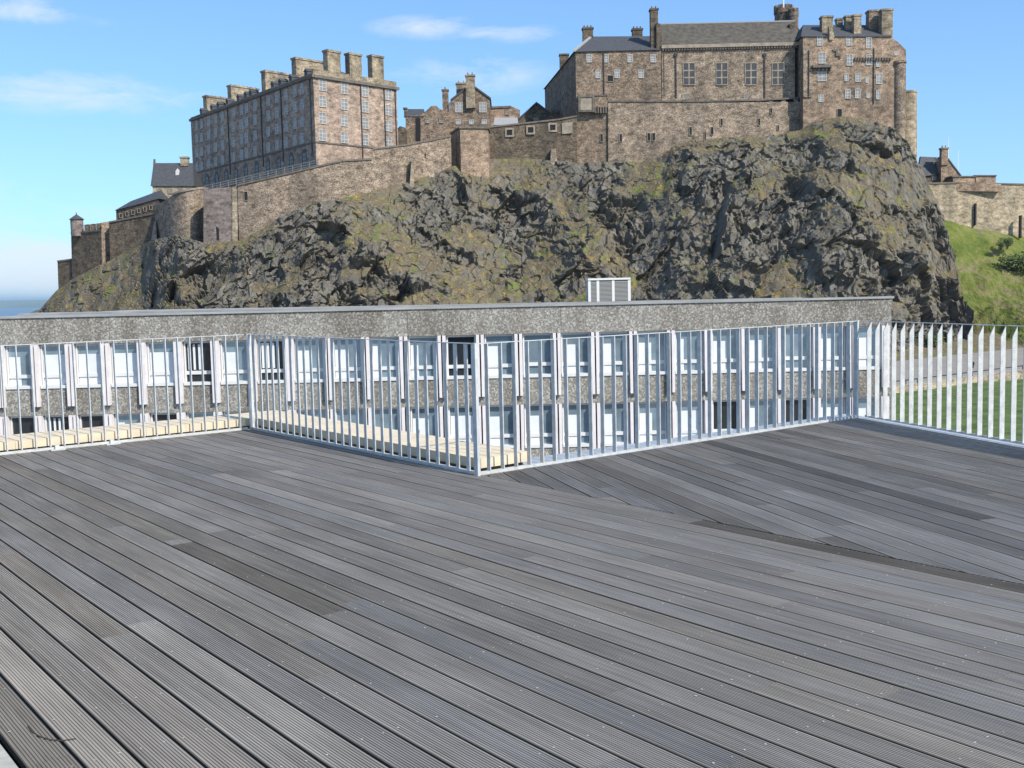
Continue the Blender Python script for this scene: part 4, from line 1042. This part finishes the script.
def board_profile():
    pr = [(0, -.028), (0, -.003), (.004, 0)]
    g0 = .008; pit = (BW - 2 * g0) / NG
    for i in range(NG):
        a = g0 + i * pit; pr += [(a + pit * .22, 0), (a + pit * .32, -.004), (a + pit * .68, -.004), (a + pit * .78, 0)]
    pr += [(BW - .004, 0), (BW, -.003), (BW, -.028)]
    return pr


PROF = board_profile()


class Deck:
    def __init__(s): s.bm = bmesh.new(); s.tone = s.bm.loops.layers.float_color.new('tone'); s.uvl = s.bm.loops.layers.uv.new('along')

    def board(s, o, d, e, v0, u0, u1, tone, cool, dz=0, tilt=0):
        """one board from u0 to u1 along d, its edge at v0 along e"""
        r = []
        for u in (u0, u1):
            r.append([s.bm.verts.new((o.x + d.x * u + e.x * (v0 + x), o.y + d.y * u + e.y * (v0 + x), z + dz + tilt * (x / BW - .5))) for x, z in PROF])
        off = random.random() * 50; fs = []
        for i in range(len(PROF) - 1): fs.append((s.bm.faces.new((r[0][i], r[1][i], r[1][i + 1], r[0][i + 1])), i))
        for f, i in fs:
            f.normal_update()
            for l, (uu, j) in zip(f.loops, ((u0, i), (u1, i), (u1, i + 1), (u0, i + 1))):
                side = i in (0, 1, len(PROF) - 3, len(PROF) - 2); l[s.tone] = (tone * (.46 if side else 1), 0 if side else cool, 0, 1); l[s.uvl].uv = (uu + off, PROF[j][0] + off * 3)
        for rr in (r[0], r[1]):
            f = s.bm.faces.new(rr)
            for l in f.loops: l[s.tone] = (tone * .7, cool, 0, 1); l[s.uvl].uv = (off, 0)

    def screw(s, p, mi=1):
        rr = .0042 * random.uniform(.7, 1.15); vs = [s.bm.verts.new((p[0] + rr * cos(k * pi / 3), p[1] + rr * sin(k * pi / 3), .0012)) for k in range(6)]
        f = s.bm.faces.new(vs); f.material_index = 1
        for l in f.loops: l[s.tone] = (.5, .5, 0, 1)

    def finish(s, name):
        bmesh.ops.recalc_face_normals(s.bm, faces=s.bm.faces)
        me = bpy.data.meshes.new(name); s.bm.to_mesh(me); s.bm.free()
        me.materials.append(M['decking']); me.materials.append(M['screw_steel'])
        o = bpy.data.objects.new(name, me); COL.objects.link(o); return struct(o)


rd = random.Random(21)
U0 = -4.36; D1 = Deck(); nbd = 29
SPLIT = {18: (.64, 2.56, .33, 0), 10: (-1.7, 1.1, .62, .6), 24: (.2, 2.2, .47, 0)}
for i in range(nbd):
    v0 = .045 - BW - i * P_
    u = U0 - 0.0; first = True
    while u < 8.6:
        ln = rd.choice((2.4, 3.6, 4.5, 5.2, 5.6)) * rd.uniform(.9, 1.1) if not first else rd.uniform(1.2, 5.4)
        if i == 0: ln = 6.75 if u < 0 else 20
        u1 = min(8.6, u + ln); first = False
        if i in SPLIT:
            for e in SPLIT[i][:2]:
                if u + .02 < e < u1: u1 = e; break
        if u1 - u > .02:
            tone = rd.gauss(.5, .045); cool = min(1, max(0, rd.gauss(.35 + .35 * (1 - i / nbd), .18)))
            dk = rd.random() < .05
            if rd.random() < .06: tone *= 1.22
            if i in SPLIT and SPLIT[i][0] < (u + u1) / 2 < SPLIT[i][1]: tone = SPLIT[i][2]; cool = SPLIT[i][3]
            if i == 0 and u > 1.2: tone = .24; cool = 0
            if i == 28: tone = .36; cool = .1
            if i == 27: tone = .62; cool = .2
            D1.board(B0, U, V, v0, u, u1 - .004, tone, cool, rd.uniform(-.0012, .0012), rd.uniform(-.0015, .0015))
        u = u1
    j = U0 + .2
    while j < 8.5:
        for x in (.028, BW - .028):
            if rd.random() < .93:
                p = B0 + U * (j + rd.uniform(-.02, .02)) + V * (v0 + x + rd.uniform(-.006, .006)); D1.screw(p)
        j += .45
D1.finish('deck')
# right hand deck, boards running with the right hand fence
D2 = Deck()
for i in range(34):
    e0 = -.03 - BW - i * P_; u = -4; first = True
    while u < 9:
        ln = rd.uniform(2.6, 5.4); u1 = min(9, u + ln)
        tone = rd.gauss(.46, .045); cool = min(1, max(0, rd.gauss(.75, .18)))
        if rd.random() < .07: tone *= .78
        if rd.random() < .07: tone *= 1.2
        D2.board(Cc, CDd, CDe, e0, u, u1 - .004, tone, cool, rd.uniform(-.001, .001), rd.uniform(-.0015, .0015)); u = u1
    j = -3.8
    while j < 8.5:
        for x in (.03, BW - .03):
            if rd.random() < .35: D2.screw(Cc + CDd * j + CDe * (e0 + x))
        j += .45
for pco, pno in ((uv(0, .056), (-V.x, -V.y, 0)), (uv(-.0, 0), (-U.x, -U.y, 0))):
    bmesh.ops.bisect_plane(D2.bm, geom=D2.bm.verts[:] + D2.bm.edges[:] + D2.bm.faces[:], plane_co=pco, plane_no=pno, clear_outer=True, dist=1e-5)
D2.finish('deck')
# dark substructure under the boards, body of our own building
b = MB(); far = 9.0
b.prism([tuple(uv(U0 - .02, -4.45).xy), tuple(uv(far, -4.45).xy), tuple(uv(far, 6.0).xy)[:2], tuple((Cc + CDd * 8).xy), tuple(Cc.xy), tuple(uv(0.0, .05).xy), tuple(uv(U0 - .02, .05).xy)], -.12, -.05); struct(b.build('deck_bearers', 'sub_dark'))
b = MB(); b.prism([tuple(uv(U0 - .72, -9).xy), tuple(uv(far, -9).xy), tuple(uv(far, 6).xy), tuple((Cc + CDd * 8 + CDe * .5).xy), tuple((Cc + CDe * .5 - U * .45).xy), tuple(uv(-.5, .75).xy), tuple(uv(U0 - .72, .75).xy)], GZ - 1, -.14)
tag(b.build('terrace_building', 'brick_wall'), 'own building under the timber roof terrace', 'building')
b = MB(); b.prism([tuple(uv(-.5, .66).xy), tuple(uv(-.012, .66).xy), tuple(Cc.xy), tuple((Cc + CDd * 7).xy), tuple((Cc + CDd * 7 + CDe * .34).xy), tuple((Cc + CDe * .34 - U * .5).xy)], -.13, -.012)
struct(b.build('roof_edge', 'flashing'))
# pale edging at the near left rim of the deck
b = MB(); b.obox(B0, U, V, (U0, far), (-4.95, -4.335), -.13, .006); struct(b.build('paved_edge', 'pale_slab'))

# ---- tan coping slabs outside the left and the re-entrant fence
cs = thing('stone_coping', 'tan coping slabs along the wall beyond the fence', 'coping', uv(-4.8, .4, -.1))
zc0, zc1 = .035, .117
v = -6.0; b = MB(); j_ = MB()
while v < .64:
    v1 = min(v + .44, .64); b.obox(B0, U, V, (-5.06, -4.47), (v, v1 - .0025), zc0, zc1); v = v1
u = -4.46
while u < -.14:
    u1 = min(u + .44, -.12); b.obox(B0, U, V, (u, u1 - .0025), (.10, .64), zc0, zc1); u = u1
b.build('slabs', 'tan_slab', cs)
j_.obox(B0, U, V, (-5.0, -4.52), (-6.0, .60), -.13, zc0 - .002); j_.obox(B0, U, V, (-4.515, -.17), (.15, .60), -.13, zc0 - .002); j_.obox(B0, U, V, (-5.04, -4.49), (-5.99, .62), zc0 + .002, zc1 - .004); j_.obox(B0, U, V, (-4.485, -.14), (.12, .62), zc0 + .002, zc1 - .004)
j_.build('bed', 'joint_dark', cs)

# ---- fences
ZR = 1.085


def fence(name_label, o, d, n_, L_, first, pitch, ori, end_posts, chamfer=False, base_plates=(), w_=.045):
    """o,d: fence line; n_: outward; ori: direction of the blades' flat width"""
    t = thing('roof_fence', name_label, 'fence', (o.x, o.y, 0), 'metal blade fences round the roof terrace')
    b = MB(); b.obox(o, d, n_, (0, L_), (-.002, .03), ZR - .006, ZR); b.build('top_rail', 'galvanised', t)
    b = MB(); b.obox(o, d, n_, (0, L_), (-.004, .036) if not chamfer else (.055, .065), .004, .028); b.build('bottom_rail', 'galvanised', t)
    per = Vector((-ori.y, ori.x)); s = first; th = .009
    mids = o + n_ * .016
    meshd = None
    while s < L_ - .03:
        if meshd is None:
            b = MB(); z1 = ZR - .007
            a = ori * (w_ / 2); c = per * (th / 2); q = [(-a - c), (a - c), (a + c), (-a + c)]
            if chamfer:
                lo = z1 - .1; sgn = a.dot(n_) > 0
                tops = [lo if (k in (0, 3)) == sgn else z1 for k in range(4)]
            else: tops = [z1] * 4
            b.hexa([(p.x, p.y, .0285) for p in q] + [(p.x, p.y, tops[k]) for k, p in enumerate(q)])
            ob_ = b.build('bar', 'galvanised'); meshd = ob_.data; bpy.data.objects.remove(ob_)
        p = mids + d * s; ob_ = bpy.data.objects.new('bar', meshd); COL.objects.link(ob_); ob_.location = (p.x, p.y, 0); attach(ob_, t); s += pitch
    for s in end_posts:
        b = MB(); b.obox(o, d, n_, (s - .014, s + .014), (-.012, .042), 0.0, ZR + .004); b.build('post', 'galvanised', t)
    for s in base_plates:
        b = MB(); b.obox(o, d, n_, (s - .07, s + .07), (-.09, -.006), .002, .012); b.obox(o, d, n_, (s - .02, s + .02), (-.05, -.006), .012, .05)
        b.build('base_bracket', 'galvanised', t)
    return t


A0 = B0 - U * 4.37
fence('galvanised blade fence along the far left deck edge, seen face on', A0 - V * 6.06, V, -U, 6.02, 6.06 - 5.986, .1363, U, (), False, (6.06 - 2.12, 6.06 - 1.57))
fence('galvanised blade fence running towards the viewer, shaded flat bars', A0, U, V, 4.37 - .03, .12, .1515, U, (.0,), False)
fence('galvanised blade fence from the near corner post away to the right', B0, V, -U, VC - .02, .121, .1425, U, (.0, VC - .04), False)
fence('bright sunlit blade fence with pointed bars on the far right', Cc + CDe * .02, CDd, CDe, 7.5, .13, .146, CDe, (), True, (), .054)

# ---- odds and ends
b = MB(); pts = [at(20, 735, 1) for _ in range(1)]


def gnd(px, py, z=0):
    a, b_, c = ray(px, py); t_ = (z - EYE) / c; return Vector((a * t_, b_ * t_, z))


tw_pts = [gnd(x, y, .002) for x, y in ((28, 726), (32, 732), (40, 737), (50, 740), (62, 741), (76, 739))]
for p, q_ in zip(tw_pts, tw_pts[1:]):
    d = (q_ - p).normalized(); s_ = Vector((-d.y, d.x, 0)) * .0016; u = Vector((0, 0, .003)); b.hexa([p - s_, q_ - s_, q_ + s_, p + s_, p - s_ + u, q_ - s_ + u, q_ + s_ + u, p + s_ + u])
tag(b.build('twig', 'twig_bark'), 'thin dark curved twig lying on the deck boards near left corner', 'twig')

# walker on the road below (body is one skinned mesh)


def person(px, py, Y, label, z):
    c = Vector((at(px, py, Y).x, Y, z)); me = bpy.data.meshes.new('person')
    V_ = [(0, 0, .95, .16), (0, .02, 1.2, .15), (0, .02, 1.42, .17), (0, .0, 1.52, .07), (0, -.02, 1.66, .115), (.1, 0, .88, .1), (.12, -.12, .48, .07), (.12, -.05, .06, .06), (.12, -.22, .03, .05), (-.1, 0, .88, .1), (-.11, .08, .48, .07), (-.11, .22, .08, .06), (-.11, .08, .03, .05),
          (.2, .02, 1.42, .07), (.28, .06, 1.15, .05), (.28, -.06, .92, .045), (-.2, .02, 1.42, .07), (-.28, -.02, 1.15, .05), (-.27, -.12, .92, .045)]
    E_ = [(0, 1), (1, 2), (2, 3), (3, 4), (0, 5), (5, 6), (6, 7), (7, 8), (0, 9), (9, 10), (10, 11), (11, 12), (2, 13), (13, 14), (14, 15), (2, 16), (16, 17), (17, 18)]
    me.from_pydata([(a, b_, d) for a, b_, d, _ in V_], E_, []); me.materials.append(M['dark_cloth'])
    o = bpy.data.objects.new('person', me); COL.objects.link(o); o.location = c; o.rotation_euler = (0, 0, 2.2)
    md = o.modifiers.new('skin', 'SKIN')
    for sv, q_ in zip(me.skin_vertices[0].data, V_): sv.radius = (q_[3], q_[3])
    me.skin_vertices[0].data[0].use_root = True
    o.modifiers.new('sub', 'SUBSURF').levels = 1; tag(o, label, 'person')


rp = road_pt(28, 11, -15)
k = (512 + 0, 0)
person(973, 366, 206, 'person in dark clothes walking on the road below the crag', -15.62)

# the air: pale, even, thin enough that only the land across the water fades
hm = bpy.data.materials.new('air'); hm.use_nodes = True; M['air'] = hm; t_ = hm.node_tree; t_.nodes.clear()
ov = t_.nodes.new('ShaderNodeOutputMaterial'); pv = t_.nodes.new('ShaderNodeVolumePrincipled'); pv.inputs['Density'].default_value = HAZE; pv.inputs['Color'].default_value = (.62, .82, 1.0, 1); pv.inputs['Anisotropy'].default_value = .2
t_.links.new(pv.outputs[0], ov.inputs['Volume'])
b = MB(); b.box(-61000, 61000, -3100, 61000, -260, 118); hz_o = b.build('haze', 'air'); hz_o['kind'] = 'stuff'
